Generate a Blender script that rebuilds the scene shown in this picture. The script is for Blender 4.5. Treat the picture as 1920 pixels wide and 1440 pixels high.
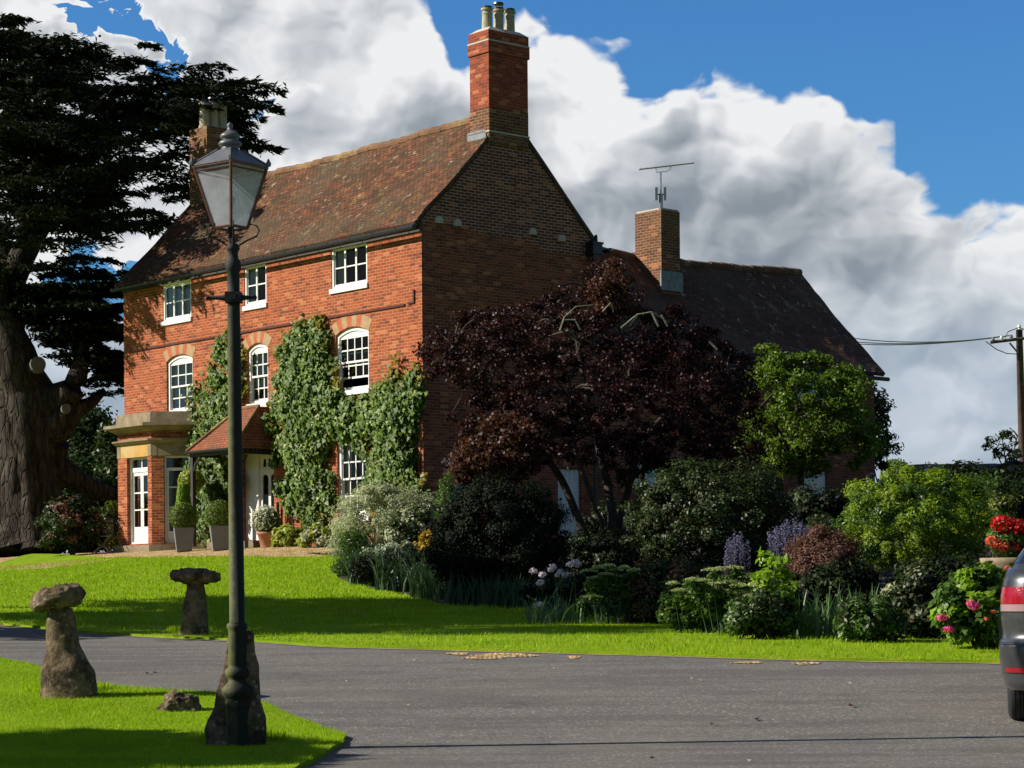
import bpy, bmesh, math, random
import numpy as np
from mathutils import Vector, Matrix, noise as mnoise
from mathutils.geometry import delaunay_2d_cdt
random.seed(7); rng = np.random.default_rng(7)
for o in list(bpy.data.objects): bpy.data.objects.remove(o)
S = bpy.context.scene
R = math.radians
# ------------------------------------------------------------------ camera
F = 4107.; HY = 1110.7; HC = 1.1; ROLL = R(.465)
cam = bpy.data.cameras.new('camera'); camo = bpy.data.objects.new('camera', cam); S.collection.objects.link(camo); S.camera = camo
cam.sensor_width = 36; cam.lens = 36 * F / 1920; cam.shift_y = (HY - 720) / 1920; cam.clip_end = 6000; cam.clip_start = .1
cr, sr = math.cos(ROLL), math.sin(ROLL)
camo.matrix_world = Matrix(((cr, sr, 0, 0), (0, 0, -1, 0), (-sr, cr, 0, HC), (0, 0, 0, 1)))
# ------------------------------------------------------------------ sun, sky, exposure
SUN_EL = 31.; SUNV = Vector((-.996, -.075, 0)).normalized() * math.cos(R(SUN_EL)); SUNV.z = math.sin(R(SUN_EL))
sl = bpy.data.lights.new('sun', 'SUN'); so = bpy.data.objects.new('sun', sl); S.collection.objects.link(so)
sl.energy = 5.0; sl.angle = R(.5); sl.color = (1, .93, .82)
so.rotation_euler = (-SUNV).to_track_quat('-Z', 'Y').to_euler(); so.location = (-20, 0, 30)
S.view_settings.view_transform = 'Standard'; S.view_settings.look = 'None'; S.view_settings.gamma = 1; S.view_settings.exposure = .45
S.cycles.max_bounces = 5; S.cycles.diffuse_bounces = 2; S.cycles.glossy_bounces = 2; S.cycles.transparent_max_bounces = 12
S.cycles.transmission_bounces = 4; S.cycles.caustics_reflective = False; S.cycles.caustics_refractive = False

class NT:
    def __init__(s, tree): s.t = tree; s.n = tree.nodes; s.l = tree.links
    def add(s, typ, ins=None, **kw):
        nd = s.n.new(typ)
        for k, v in kw.items(): setattr(nd, k, v)
        if ins:
            for k, v in ins.items(): s.set(nd, k, v)
        return nd
    def set(s, nd, k, v):
        if isinstance(v, bpy.types.NodeSocket): s.l.new(v, nd.inputs[k])
        elif v is not None: nd.inputs[k].default_value = v
    def m(s, op, a, b=0., c=None, clamp=False):
        nd = s.add('ShaderNodeMath', operation=op, use_clamp=clamp); s.set(nd, 0, a); s.set(nd, 1, b)
        if c is not None: s.set(nd, 2, c)
        return nd.outputs[0]
    def mix(s, f, a, b, blend='MIX'):
        nd = s.add('ShaderNodeMix', data_type='RGBA', blend_type=blend); s.set(nd, 0, f)
        s.set(nd, 6, col(a)); s.set(nd, 7, col(b)); return nd.outputs[2]
    def noise(s, vec, scale, detail=4, rough=.55, **kw):
        nd = s.add('ShaderNodeTexNoise', {'Scale': scale, 'Detail': detail, 'Roughness': rough}, **kw)
        if vec is not None: s.l.new(vec, nd.inputs['Vector'])
        return nd.outputs[0]
    def sstep(s, x, lo, hi, a=0., b=1.):
        nd = s.add('ShaderNodeMapRange', {'Value': x, 'From Min': lo, 'From Max': hi, 'To Min': a, 'To Max': b}, interpolation_type='SMOOTHSTEP')
        return nd.outputs[0]
    def ramp(s, x, stops):
        nd = s.add('ShaderNodeValToRGB', {0: x}); e = nd.color_ramp.elements
        while len(e) > 1: e.remove(e[-1])
        e[0].position = stops[0][0]; e[0].color = col(stops[0][1])
        for p, c in stops[1:]:
            q = e.new(p); q.color = col(c)
        return nd.outputs[0]
def col(c):
    if isinstance(c, (tuple, list)) and len(c) == 3: return (*c, 1.)
    return c

def azv(px, py):                      # pixel -> (azimuth, tan elevation) of the sky direction
    dx, dy = px - 960, HY - py
    X = cr * dx + sr * dy; Z = -sr * dx + cr * dy
    return math.atan2(X, F), Z / math.hypot(X, F)
world = bpy.data.worlds.new('World'); S.world = world; world.use_nodes = True
N = NT(world.node_tree); N.n.clear()
sky = N.add('ShaderNodeTexSky', sky_type='NISHITA', sun_disc=False, sun_elevation=R(SUN_EL), sun_rotation=math.atan2(SUNV.x, SUNV.y), air_density=1.3, dust_density=.3, ozone_density=2.5)
tc = N.add('ShaderNodeTexCoord').outputs['Generated']
sx = N.add('ShaderNodeSeparateXYZ', {0: tc}).outputs
az = N.m('ARCTAN2', sx[0], sx[1]); hyp = N.m('SQRT', N.m('ADD', N.m('MULTIPLY', sx[0], sx[0]), N.m('MULTIPLY', sx[1], sx[1])))
vv = N.m('DIVIDE', sx[2], hyp)
vs = N.m('MULTIPLY', vv, 1.25)
pv = N.add('ShaderNodeCombineXYZ', {0: az, 1: vs, 2: .3}).outputs[0]
big = N.noise(pv, 9., 5, .55, noise_dimensions='2D')
warp = N.add('ShaderNodeTexNoise', {'Vector': pv, 'Scale': 22., 'Detail': 3.}, noise_dimensions='2D').outputs[1]
wv = N.add('ShaderNodeVectorMath', {0: warp, 1: (.5, .5, .5)}, operation='SUBTRACT').outputs[0]
wv = N.add('ShaderNodeVectorMath', {0: wv, 3: .035}, operation='SCALE').outputs[0]
pw = N.add('ShaderNodeVectorMath', {0: pv, 1: wv}, operation='ADD').outputs[0]
def billow(p, sc):
    v = N.add('ShaderNodeTexVoronoi', {'Vector': p, 'Scale': sc, 'Smoothness': .6, 'Detail': 2., 'Roughness': .5}, feature='SMOOTH_F1', voronoi_dimensions='2D')
    return v.outputs[0]
b1 = billow(pw, 34.)
fine = N.noise(pw, 38., 7, .62, noise_dimensions='2D')
azw = N.m('ADD', az, N.m('ADD', N.m('MULTIPLY', N.m('SUBTRACT', fine, .5), .05), N.m('MULTIPLY', N.m('SUBTRACT', big, .5), .06)))
vvw = N.m('ADD', vv, N.m('ADD', N.m('MULTIPLY', N.m('SUBTRACT', b1, .42), .035), N.m('MULTIPLY', N.m('SUBTRACT', fine, .5), .03)))
# top boundary of the cloud bank as a curve over azimuth
A0, A1, V0, V1 = -.36, .36, -.1, .5
fc = N.add('ShaderNodeFloatCurve', {1: N.sstep(az, A0, A1)}); fc.inputs[1].default_value = 0
lin = N.add('ShaderNodeMapRange', {'Value': az, 'From Min': A0, 'From Max': A1}); N.l.new(lin.outputs[0], fc.inputs[1])
pts = [(-400, -300), (0, -260), (500, -200), (700, -140), (800, -25), (865, 110), (905, 60), (960, 10), (1050, 10), (1120, 40), (1180, 92), (1236, 140), (1258, 112), (1300, 100), (1360, 112), (1400, 124), (1450, 118), (1530, 140), (1580, 180), (1620, 215), (1670, 235), (1700, 300), (1760, 360), (1820, 378), (1880, 366), (2000, 330), (2300, 200)]
cv = fc.mapping.curves[0]; P_ = []
for x, y in pts:
    a, v = azv(x, y - 6); P_.append(((a - A0) / (A1 - A0), (v - V0) / (V1 - V0)))
cv.points[0].location = (0, P_[0][1]); cv.points[1].location = (1, P_[-1][1])
for p in P_:
    q = cv.points.new(*p)
for q in cv.points: q.handle_type = 'AUTO'
fc.mapping.update()
T = N.m('ADD', N.m('MULTIPLY', fc.outputs[0], V1 - V0), V0)
d = N.m('SUBTRACT', T, vv)
def blob(px, py, wx, wy, amp):
    global d
    a, v = azv(px, py)
    q = N.m('ADD', N.m('POWER', N.m('ABSOLUTE', N.m('DIVIDE', N.m('SUBTRACT', azw, a), wx / F)), 2.), N.m('POWER', N.m('ABSOLUTE', N.m('DIVIDE', N.m('SUBTRACT', vvw, v), wy / F)), 2.))
    d = N.m('SUBTRACT', d, N.m('MULTIPLY', N.m('POWER', 2.718, N.m('MULTIPLY', q, -1.)), amp))
d = N.m('MINIMUM', d, .06)
blob(125, 12, 80, 30, .095); blob(235, 45, 60, 44, .095); blob(290, 110, 26, 50, .09); blob(200, 470, 120, 55, .11); blob(480, 120, 60, 22, .05)
d = N.m('ADD', d, N.m('MULTIPLY', N.m('SUBTRACT', big, .5), .016))
d = N.m('ADD', d, N.m('MULTIPLY', N.m('SUBTRACT', .36, b1), .026))
d = N.m('ADD', d, N.m('MULTIPLY', N.m('SUBTRACT', fine, .5), .016))
mask = N.sstep(d, -.003, .0075)
# far outside the view the sky is only partly clouded
out = N.sstep(N.m('ABSOLUTE', az), .45, .8); out = N.m('MAXIMUM', out, N.sstep(vv, .42, .7))
spr = N.sstep(N.noise(tc, 2.3, 5, .55), .45, .6)
mask = N.m('ADD', N.m('MULTIPLY', mask, N.m('SUBTRACT', 1., out)), N.m('MULTIPLY', spr, out))
# relief light on the clouds, sun from the upper left
def off(p, dx, dy): return N.add('ShaderNodeVectorMath', {0: p, 1: (dx, dy, 0)}, operation='ADD').outputs[0]
r1 = N.m('SUBTRACT', N.noise(pw, 10., 5, .5, noise_dimensions='2D'), N.noise(off(pw, .010, -.014), 10., 5, .5, noise_dimensions='2D'))
b2 = billow(off(pw, .004, -.006), 34.)
r2 = N.m('SUBTRACT', b2, b1)
lf = N.noise(off(pv, 3.1, 1.7), 4.2, 3, .5, noise_dimensions='2D')
b3 = billow(pw, 9.); b4 = billow(off(pw, .012, -.018), 9.)
br = N.sstep(d, .0, .055, 1.02, .74)
br = N.m('ADD', br, N.m('MULTIPLY', N.m('SUBTRACT', .5, lf), -.62))
br = N.m('ADD', br, N.m('MULTIPLY', N.m('SUBTRACT', b4, b3), -.8))
br = N.m('ADD', br, N.m('MULTIPLY', r1, -.65)); br = N.m('ADD', br, N.m('MULTIPLY', r2, -.28))
lowd = N.sstep(vv, azv(0, 760)[1], azv(0, 420)[1], .0, 1.)
# the broad shaded underside to the right of the house
def soft(px, py, wx, wy, amp):
    global br
    a, v = azv(px, py)
    q = N.m('ADD', N.m('POWER', N.m('ABSOLUTE', N.m('DIVIDE', N.m('SUBTRACT', az, a), wx / F)), 2.), N.m('POWER', N.m('ABSOLUTE', N.m('DIVIDE', N.m('SUBTRACT', vv, v), wy / F)), 2.))
    br = N.m('ADD', br, N.m('MULTIPLY', N.m('POWER', 2.718, N.m('MULTIPLY', q, -1.)), amp))
soft(1440, 470, 380, 110, -.32); soft(1250, 300, 60, 120, -.18); soft(1700, 560, 200, 60, -.15); soft(810, 190, 90, 130, -.22); soft(560, 230, 150, 60, -.12); soft(1150, 250, 120, 140, .25); soft(1460, 200, 130, 90, .25); soft(450, 180, 330, 190, -.16); soft(930, 330, 300, 90, -.08); soft(700, 50, 120, 60, .1); soft(1800, 780, 180, 60, .25)
cc = N.ramp(br, [(0., (.20, .24, .29)), (.28, (.29, .335, .385)), (.5, (.45, .49, .54)), (.75, (.68, .71, .745)), (1., (.95, .965, .975))])
cc = N.mix(N.m('MULTIPLY', N.m('SUBTRACT', 1., lowd), .5), cc, (.33, .47, .62))
cc = N.mix(out, cc, (.17, .16, .15))
skc = N.mix(1., sky.outputs[0], (.36, .80, 1.35), 'MULTIPLY')
bg1 = N.add('ShaderNodeBackground', {'Color': skc, 'Strength': N.sstep(out, 0., 1., .066, .05)})
bg2 = N.add('ShaderNodeBackground', {'Color': cc, 'Strength': .66})
mx = N.add('ShaderNodeMixShader', {0: mask, 1: bg1.outputs[0], 2: bg2.outputs[0]})
N.add('ShaderNodeOutputWorld', {0: mx.outputs[0]})
world.cycles.sampling_method = 'MANUAL'; world.cycles.sample_map_resolution = 512

# ------------------------------------------------------------------ mapping helpers
def Pt(px, py, Y):
    dx, dy = px - 960, HY - py
    return Vector(((cr * dx + sr * dy) / F * Y, Y, HC + (-sr * dx + cr * dy) / F * Y))
TH = R(40.87); dL = Vector((-math.sin(TH), math.cos(TH), 0)); dR = Vector((math.cos(TH), math.sin(TH), 0)); C0 = Vector((-2.08, 52, 0))
BASE = 2.37
def hs_(s): return np.interp(s, [-.5, 0, 1, 4, 10, 20, 35, 60], [BASE, BASE, 2.32, 1.97, 1.5, .82, .5, .3])
def hy_(y): return np.interp(y, [0, 15.5, 16.5, 18, 20, 24, 28, 34, 42, 49, 54, 70], [0, 0, .05, .2, .33, .50, .62, .9, 1.36, 1.86, BASE, 2.6])
def h(x, y):
    x = np.asarray(x, float); y = np.asarray(y, float)
    a = sum(hy_(y + k) for k in (-1, -.5, 0, .5, 1)) / 5
    s = -((x - C0.x) * dR.x + (y - C0.y) * dR.y)
    b = sum(hs_(s + k) for k in (-.6, 0, .6)) / 3
    k = .12; t = np.clip(.5 + .5 * (b - a) / k, 0, 1)
    return np.minimum(b * (1 - t) + a * t - k * t * (1 - t), BASE)
def H1(x, y): return float(h(x, y))
def g(px, py, off=0.):                # pixel -> point on the terrain (or off above it)
    Y = 8.; prev = None
    while Y < 75:
        p = Pt(px, py, Y); e = p.z - H1(p.x, p.y) - off
        if e <= 0:
            if prev: Y = Y - .1 * (-e) / (prev - e)
            p = Pt(px, py, Y); return Vector((p.x, p.y, H1(p.x, p.y) + off))
        prev = e; Y += .1
    p = Pt(px, py, 60); return Vector((p.x, p.y, H1(p.x, p.y)))
def atY(px, Y):                       # ground point under pixel column at depth Y
    X = (px - 960) / F * Y
    z = H1(X, Y); X += -sr * 0 + math.tan(ROLL) * (z - HC); return Vector((X, Y, H1(X, Y)))
def Hs(a, s, z): return C0 + dL * a - dR * s + Vector((0, 0, z))      # house frame: a along the front, s out of the front
def ray(px, py): return Pt(px, py, 1.) - Vector((0, 0, HC))
def front(px, py, s=0.):
    r = ray(px, py); n = -dR; t = (Hs(0, s, 0) - Vector((0, 0, HC))).dot(n) / r.dot(n); p = r * t + Vector((0, 0, HC))
    return (p - C0).dot(dL), p.z
def side(px, py, a=0.):
    r = ray(px, py); n = -dL; t = (Hs(a, 0, 0) - Vector((0, 0, HC))).dot(n) / r.dot(n); p = r * t + Vector((0, 0, HC))
    return (p - C0).dot(dR), p.z

# ------------------------------------------------------------------ object helpers
def link(o): S.collection.objects.link(o); return o
def tag(o, label=None, cat=None, group=None, kind=None):
    if label: o['label'] = label
    if cat: o['category'] = cat
    if group: o['group'] = group
    if kind: o['kind'] = kind
    return o
def empty(name, loc=(0, 0, 0)):
    o = bpy.data.objects.new(name, None); o.location = loc; o.empty_display_size = .2; return link(o)
def adopt(o, parent):
    if parent is not None:
        q = parent; off_ = Vector((0, 0, 0))
        while q is not None: off_ += Vector(q.location); q = q.parent
        o.parent = parent; o.location = Vector(o.location) - off_
    return o
class MB:
    def __init__(s): s.v = []; s.f = []; s.uv = []; s.mi = []; s.cur = 0
    def quadv(s, P, uv=None):
        i = len(s.v); s.v += [tuple(p) for p in P]; s.f.append(tuple(range(i, i + len(P)))); s.uv.append(uv); s.mi.append(s.cur)
    def obox(s, o, x, y, z, a, b):       # box in a frame with axes x,y,z from a to b
        c = [o + x * (a[0], b[0])[i & 1] + y * (a[1], b[1])[i >> 1 & 1] + z * (a[2], b[2])[i >> 2 & 1] for i in range(8)]
        L = (b[0] - a[0], b[1] - a[1], b[2] - a[2])
        for f, (p, q) in (((0, 1, 3, 2), (0, 1)), ((4, 5, 7, 6), (0, 1)), ((0, 1, 5, 4), (0, 2)), ((2, 3, 7, 6), (0, 2)), ((0, 2, 6, 4), (1, 2)), ((1, 3, 7, 5), (1, 2))):
            u0, v0 = a[p], a[q]
            s.quadv([c[k] for k in f], [(u0, v0), (u0 + L[p], v0), (u0 + L[p], v0 + L[q]), (u0, v0 + L[q])])
    def box(s, lo, hi): s.obox(Vector((0, 0, 0)), Vector((1, 0, 0)), Vector((0, 1, 0)), Vector((0, 0, 1)), lo, hi)
    def tube(s, pts, rad, n=10, cap=True):
        pts = [Vector(p) for p in pts]; rad = rad if isinstance(rad, (list, tuple)) else [rad] * len(pts)
        base = len(s.v); up = Vector((.13, .2, 1)).normalized()
        for i, p in enumerate(pts):
            t = (pts[min(i + 1, len(pts) - 1)] - pts[max(i - 1, 0)]).normalized()
            if abs(t.dot(up)) > .95: up = Vector((1, .1, .05)).normalized()
            u = t.cross(up).normalized(); w = u.cross(t)
            for k in range(n):
                an = 2 * math.pi * k / n; s.v.append(tuple(p + (u * math.cos(an) + w * math.sin(an)) * rad[i]))
        for i in range(len(pts) - 1):
            for k in range(n):
                a = base + i * n + k; b = base + i * n + (k + 1) % n
                s.f.append((a, b, b + n, a + n)); s.uv.append([(k / n, i), ((k + 1) / n, i), ((k + 1) / n, i + 1), (k / n, i + 1)]); s.mi.append(s.cur)
        if cap:
            s.f.append(tuple(base + k for k in range(n))); s.uv.append(None); s.mi.append(s.cur)
            e = base + (len(pts) - 1) * n; s.f.append(tuple(e + n - 1 - k for k in range(n))); s.uv.append(None); s.mi.append(s.cur)
    def lathe(s, o, prof, n=24, axis=Vector((0, 0, 1))):      # prof: (z, r)
        s.tube([o + axis * z for z, r in prof], [max(r, 1e-4) for z, r in prof], n)
    def build(s, name, mats, parent=None, smooth=False, bevel=0, loc=None):
        m = bpy.data.meshes.new(name); v = s.v
        lc = Vector((0, 0, 0))
        if loc is not None: lc = Vector(loc)
        elif v and parent is None: a = np.array(v); lc = Vector(((a[:, 0].min() + a[:, 0].max()) / 2, (a[:, 1].min() + a[:, 1].max()) / 2, a[:, 2].min()))
        elif parent is not None:
            q = parent
            while q is not None: lc += Vector(q.location); q = q.parent
        m.from_pydata([tuple(Vector(p) - lc) for p in v], [], s.f)
        uvl = m.uv_layers.new(name='UVMap'); k = 0; data = []
        for f, u in zip(s.f, s.uv):
            for j in range(len(f)): data += list(u[j]) if u else [0., 0.]
        uvl.data.foreach_set('uv', data)
        if not isinstance(mats, (list, tuple)): mats = [mats]
        for mt in mats: m.materials.append(mt)
        m.polygons.foreach_set('material_index', s.mi)
        if smooth: m.polygons.foreach_set('use_smooth', [len(f) < 7 for f in s.f])
        o = link(bpy.data.objects.new(name, m)); o.location = lc; adopt(o, parent)
        if bevel:
            b = o.modifiers.new('bevel', 'BEVEL'); b.width = bevel; b.segments = 2; b.limit_method = 'ANGLE'
        return o

def npmesh(name, V, Fc, mat, parent=None, k=4, smooth=False):
    """V (n,3) world verts, Fc (m,k) faces"""
    m = bpy.data.meshes.new(name); V = np.asarray(V, np.float64)
    if parent is not None:
        lc = np.zeros(3); q = parent
        while q is not None: lc += np.array(q.location); q = q.parent
    else: lc = np.array([V[:, 0].mean(), V[:, 1].mean(), V[:, 2].min()])
    V = V - lc
    m.vertices.add(len(V)); m.vertices.foreach_set('co', V.astype(np.float32).ravel())
    m.loops.add(Fc.size); m.loops.foreach_set('vertex_index', Fc.astype(np.int32).ravel())
    m.polygons.add(len(Fc)); m.polygons.foreach_set('loop_start', np.arange(0, Fc.size, k, dtype=np.int32)); m.polygons.foreach_set('loop_total', np.full(len(Fc), k, np.int32))
    m.update(calc_edges=True); m.materials.append(mat)
    if smooth: m.polygons.foreach_set('use_smooth', [True] * len(Fc))
    o = link(bpy.data.objects.new(name, m)); o.location = lc; adopt(o, parent); return o
def unit(a): return a / np.maximum(np.linalg.norm(a, axis=1, keepdims=True), 1e-9)
def leafmesh(name, P, Nn, L, W, mat, parent=None, D=None, fold=.25):
    n = len(P); L = L * rng.uniform(.65, 1.3, n); W = W * rng.uniform(.7, 1.25, n)
    Nn = unit(Nn)
    if D is None: D = rng.normal(size=(n, 3))
    D = unit(D - (D * Nn).sum(1, keepdims=True) * Nn); Sd = np.cross(Nn, D)
    a = P - D * L[:, None] * .5; c = P + D * L[:, None] * .5 - Nn * (L * .12)[:, None]
    mid = P + Nn * (W * fold)[:, None] - D * (L * .06)[:, None]
    b = mid + Sd * W[:, None] * .5; dd = mid - Sd * W[:, None] * .5
    V = np.stack([a, b, c, dd], 1).reshape(-1, 3); Fc = np.arange(4 * n).reshape(n, 4)
    return npmesh(name, V, Fc, mat, parent)
def inside(poly, x, y):
    r = np.zeros(len(x), bool); n = len(poly)
    for i in range(n):
        x1, y1 = poly[i]; x2, y2 = poly[(i + 1) % n]
        if y1 == y2: continue
        r ^= ((y1 > y) != (y2 > y)) & (x < (x2 - x1) * (y - y1) / (y2 - y1) + x1)
    return r
def edist(poly, x, y):
    d = np.full(len(x), 1e9); n = len(poly)
    for i in range(n):
        x1, y1 = poly[i]; x2, y2 = poly[(i + 1) % n]; dx, dy = x2 - x1, y2 - y1
        t = np.clip(((x - x1) * dx + (y - y1) * dy) / max(dx * dx + dy * dy, 1e-9), 0, 1)
        d = np.minimum(d, np.hypot(x - x1 - t * dx, y - y1 - t * dy))
    return d
def sample_poly(poly, n):
    a = np.array(poly, float); lo, hi = a.min(0), a.max(0); X = []; Y = []; c = 0
    while c < n:
        x = rng.uniform(lo[0], hi[0], n * 3); y = rng.uniform(lo[1], hi[1], n * 3); k = inside(poly, x, y); X.append(x[k]); Y.append(y[k]); c += k.sum()
    return np.concatenate(X)[:n], np.concatenate(Y)[:n]
def PtA(px, py, Y):
    dx, dy = px - 960, HY - py
    return np.stack([(cr * dx + sr * dy) / F * Y, Y * np.ones_like(dx), HC + (-sr * dx + cr * dy) / F * Y], 1)
def clump_centres(poly, Yc, depth, n, shrink=0.):
    x, y = sample_poly(poly, n * 3); e = edist(poly, x, y)
    k = e > shrink; x, y, e = x[k][:n], y[k][:n], e[k][:n]; A_ = np.array(poly); jt = min(7., .035 * (A_[:, 0].max() - A_[:, 0].min())); x = x + rng.normal(0, jt, len(x)); y = y - np.abs(rng.normal(0, jt, len(y))) + jt * .4
    t = depth * np.sqrt(np.clip(e / max(e.max(), 1), .02, 1)); u = rng.uniform(-1, 1, len(x)); u = np.sign(u) * np.abs(u) ** .6
    return PtA(x, y, Yc + t * u), t * u
def blobs(Cn, rad, per, flat=.75, shell=.45):
    n = len(Cn) * per; c = np.repeat(Cn, per, 0); r = np.repeat(rad * rng.uniform(.6, 1.25, len(Cn)), per)
    d_ = unit(rng.normal(size=(n, 3))); d_[:, 2] *= flat
    q = (shell + (1 - shell) * rng.random(n)) * r
    return c + d_ * q[:, None], d_
# ------------------------------------------------------------------ materials
def newmat(name):
    m = bpy.data.materials.new(name); m.use_nodes = True; t = NT(m.node_tree); t.n.clear(); return m, t
def finish(t, **kw):
    b = t.add('ShaderNodeBsdfPrincipled'); t.add('ShaderNodeOutputMaterial', {0: b.outputs[0]})
    for k, v in kw.items(): t.set(b, {'base': 'Base Color', 'rough': 'Roughness', 'metal': 'Metallic', 'normal': 'Normal', 'spec': 'Specular IOR Level', 'coat': 'Coat Weight'}[k], col(v))
    return b
def bump(t, hgt, st=.3, dist=.02): return t.add('ShaderNodeBump', {'Height': hgt, 'Strength': st, 'Distance': dist}).outputs[0]
def objc(t): return t.add('ShaderNodeNewGeometry').outputs['Position']
def simple(name, c, rough=.6, metal=0., var=.15, scale=6., bumpst=.1, dirt=None):
    m, t = newmat(name); p = objc(t); nz = t.noise(p, scale, 6, .65)
    c2 = tuple(x * (1 - 2 * var) for x in c); cc_ = t.mix(t.sstep(nz, .3, .7), c, c2)
    if dirt: cc_ = t.mix(t.sstep(t.noise(p, scale * .35, 7, .7), .48, .66), cc_, dirt)
    finish(t, base=cc_, rough=rough, metal=metal, normal=bump(t, nz, bumpst)); return m
def cellrnd(t, uv, bw, rh):
    q = t.add('ShaderNodeSeparateXYZ', {0: uv}).outputs
    row = t.m('FLOOR', t.m('DIVIDE', q[1], rh)); odd = t.m('MULTIPLY', t.m('SUBTRACT', 1., t.m('ABSOLUTE', t.m('MODULO', row, 2.))), .5)
    cl = t.m('FLOOR', t.m('ADD', t.m('DIVIDE', q[0], bw), odd))
    return t.add('ShaderNodeTexWhiteNoise', {'Vector': t.add('ShaderNodeCombineXYZ', {0: cl, 1: row, 2: .5}).outputs[0]}).outputs[0]
def brick(name, c1, c2, mortar, msize=.012, patch=(.3, .2, .12), pamt=.35, bw=.225, rh=.075, white=None):
    m, t = newmat(name); uv = t.add('ShaderNodeTexCoord').outputs['UV']; p = objc(t)
    wn = t.add('ShaderNodeTexNoise', {'Vector': p, 'Scale': 1.3, 'Detail': 2.}).outputs[1]
    uvw = t.add('ShaderNodeVectorMath', {0: uv, 1: t.add('ShaderNodeVectorMath', {0: wn, 3: .035}, operation='SCALE').outputs[0]}, operation='ADD').outputs[0]
    b = t.add('ShaderNodeTexBrick', {'Vector': uvw, 'Color1': col(c1), 'Color2': col(c2), 'Mortar': col(mortar), 'Scale': 1., 'Mortar Size': msize, 'Mortar Smooth': .3, 'Bias': -.05, 'Brick Width': bw, 'Row Height': rh})
    b.offset = .5
    c = b.outputs[0]
    # odd burnt and pale bricks
    v = cellrnd(t, uvw, bw, rh)
    c = t.mix(t.m('MULTIPLY', t.sstep(v, .8, .95), .55), c, (.085, .035, .028)); c = t.mix(t.m('MULTIPLY', t.sstep(v, .14, .03), .5), c, (.60, .26, .12))
    nz = t.noise(p, .75, 6, .65); c = t.mix(t.m('MULTIPLY', t.sstep(nz, .5, .72), pamt), c, patch)
    n2 = t.noise(p, 2.7, 6, .7); c = t.mix(t.m('MULTIPLY', t.sstep(n2, .45, .3), .4), c, (.10, .04, .03))
    if white: c = t.mix(t.m('MULTIPLY', t.sstep(t.noise(p, 1.7, 5, .7), .56, .68), .5), c, white)
    hg = t.m('ADD', t.m('MULTIPLY', b.outputs[1], -1.), t.m('MULTIPLY', t.noise(p, 30, 4), .5))
    finish(t, base=c, rough=.9, normal=bump(t, hg, .5, .012), spec=.2); return m
def tiles(name, cs, lichen, lamt=.5, cw=.165, rh=.1):
    m, t = newmat(name); uv = t.add('ShaderNodeTexCoord').outputs['UV']; p = objc(t)
    wn = t.add('ShaderNodeTexNoise', {'Vector': p, 'Scale': 1.1, 'Detail': 3.}).outputs[1]
    uvw = t.add('ShaderNodeVectorMath', {0: uv, 1: t.add('ShaderNodeVectorMath', {0: wn, 3: .05}, operation='SCALE').outputs[0]}, operation='ADD').outputs[0]
    b = t.add('ShaderNodeTexBrick', {'Vector': uvw, 'Color1': col(cs[0]), 'Color2': col(cs[1]), 'Mortar': col(tuple(x * .25 for x in cs[1])), 'Scale': 1., 'Mortar Size': .010, 'Mortar Smooth': .5, 'Bias': 0., 'Brick Width': cw, 'Row Height': rh})
    v = cellrnd(t, uvw, cw, rh)
    c = t.mix(t.m('MULTIPLY', t.sstep(v, .6, .95), .6), b.outputs[0], cs[2])
    st = t.add('ShaderNodeVectorMath', {0: p, 1: (1, 1, 2.2)}, operation='MULTIPLY').outputs[0]
    c = t.mix(t.m('MULTIPLY', t.sstep(t.noise(st, .8, 6, .7), .45, .6), .6), c, cs[3])
    c = t.mix(t.m('MULTIPLY', t.sstep(t.noise(p, 1.9, 7, .75), .56, .66), lamt), c, lichen)
    c = t.mix(t.m('MULTIPLY', t.sstep(t.noise(p, 4.5, 3, .6), .62, .68), .6), c, (.42, .38, .28))
    c = t.mix(t.m('MULTIPLY', t.sstep(t.noise(p, .45, 4, .6), .48, .6), .45), c, (.10, .085, .05))
    sy = t.add('ShaderNodeSeparateXYZ', {0: uvw}).outputs[1]
    saw = t.m('FRACT', t.m('DIVIDE', sy, rh))
    hg = t.m('ADD', t.m('MULTIPLY', saw, -.8), t.m('ADD', t.m('MULTIPLY', v, .6), t.m('MULTIPLY', b.outputs[1], -.5)))
    finish(t, base=c, rough=.9, normal=bump(t, hg, 1., .03), spec=.2); return m
def leafm(name, c1, c2, trans=.35, rough=.5, c3=None, amt3=.12, spec=.35):
    m, t = newmat(name); ge = t.add('ShaderNodeNewGeometry'); rnd = ge.outputs['Random Per Island']; p = ge.outputs['Position']
    c = t.mix(rnd, c1, c2)
    c = t.mix(t.m('MULTIPLY', t.sstep(t.noise(p, 1.6, 3), .4, .65), .45), c, tuple(x * .55 for x in c2))
    if c3: c = t.mix(t.sstep(t.m('FRACT', t.m('MULTIPLY', rnd, 7.31)), 1 - amt3, 1 - amt3 + .02), c, c3)
    b = t.add('ShaderNodeBsdfPrincipled'); t.set(b, 'Base Color', c); t.set(b, 'Roughness', rough); t.set(b, 'Specular IOR Level', spec)
    tr = t.add('ShaderNodeBsdfTranslucent', {0: t.mix(.5, c, (c1[0] * 1.2 + .01, c1[1] * 1.3 + .01, c1[2] * .4))})
    mxs = t.add('ShaderNodeMixShader', {0: trans, 1: b.outputs[0], 2: tr.outputs[0]}); t.add('ShaderNodeOutputMaterial', {0: mxs.outputs[0]}); return m
M = {}
M['brick'] = brick('brick_old_red', (.40, .082, .028), (.25, .048, .02), (.40, .21, .11), .012, (.36, .095, .035), .5)
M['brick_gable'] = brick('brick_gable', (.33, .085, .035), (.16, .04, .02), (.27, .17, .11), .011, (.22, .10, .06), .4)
M['brick_white'] = brick('brick_white_mortar', (.19, .048, .026), (.10, .028, .018), (.37, .27, .20), .015, (.18, .08, .05), .3)
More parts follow.
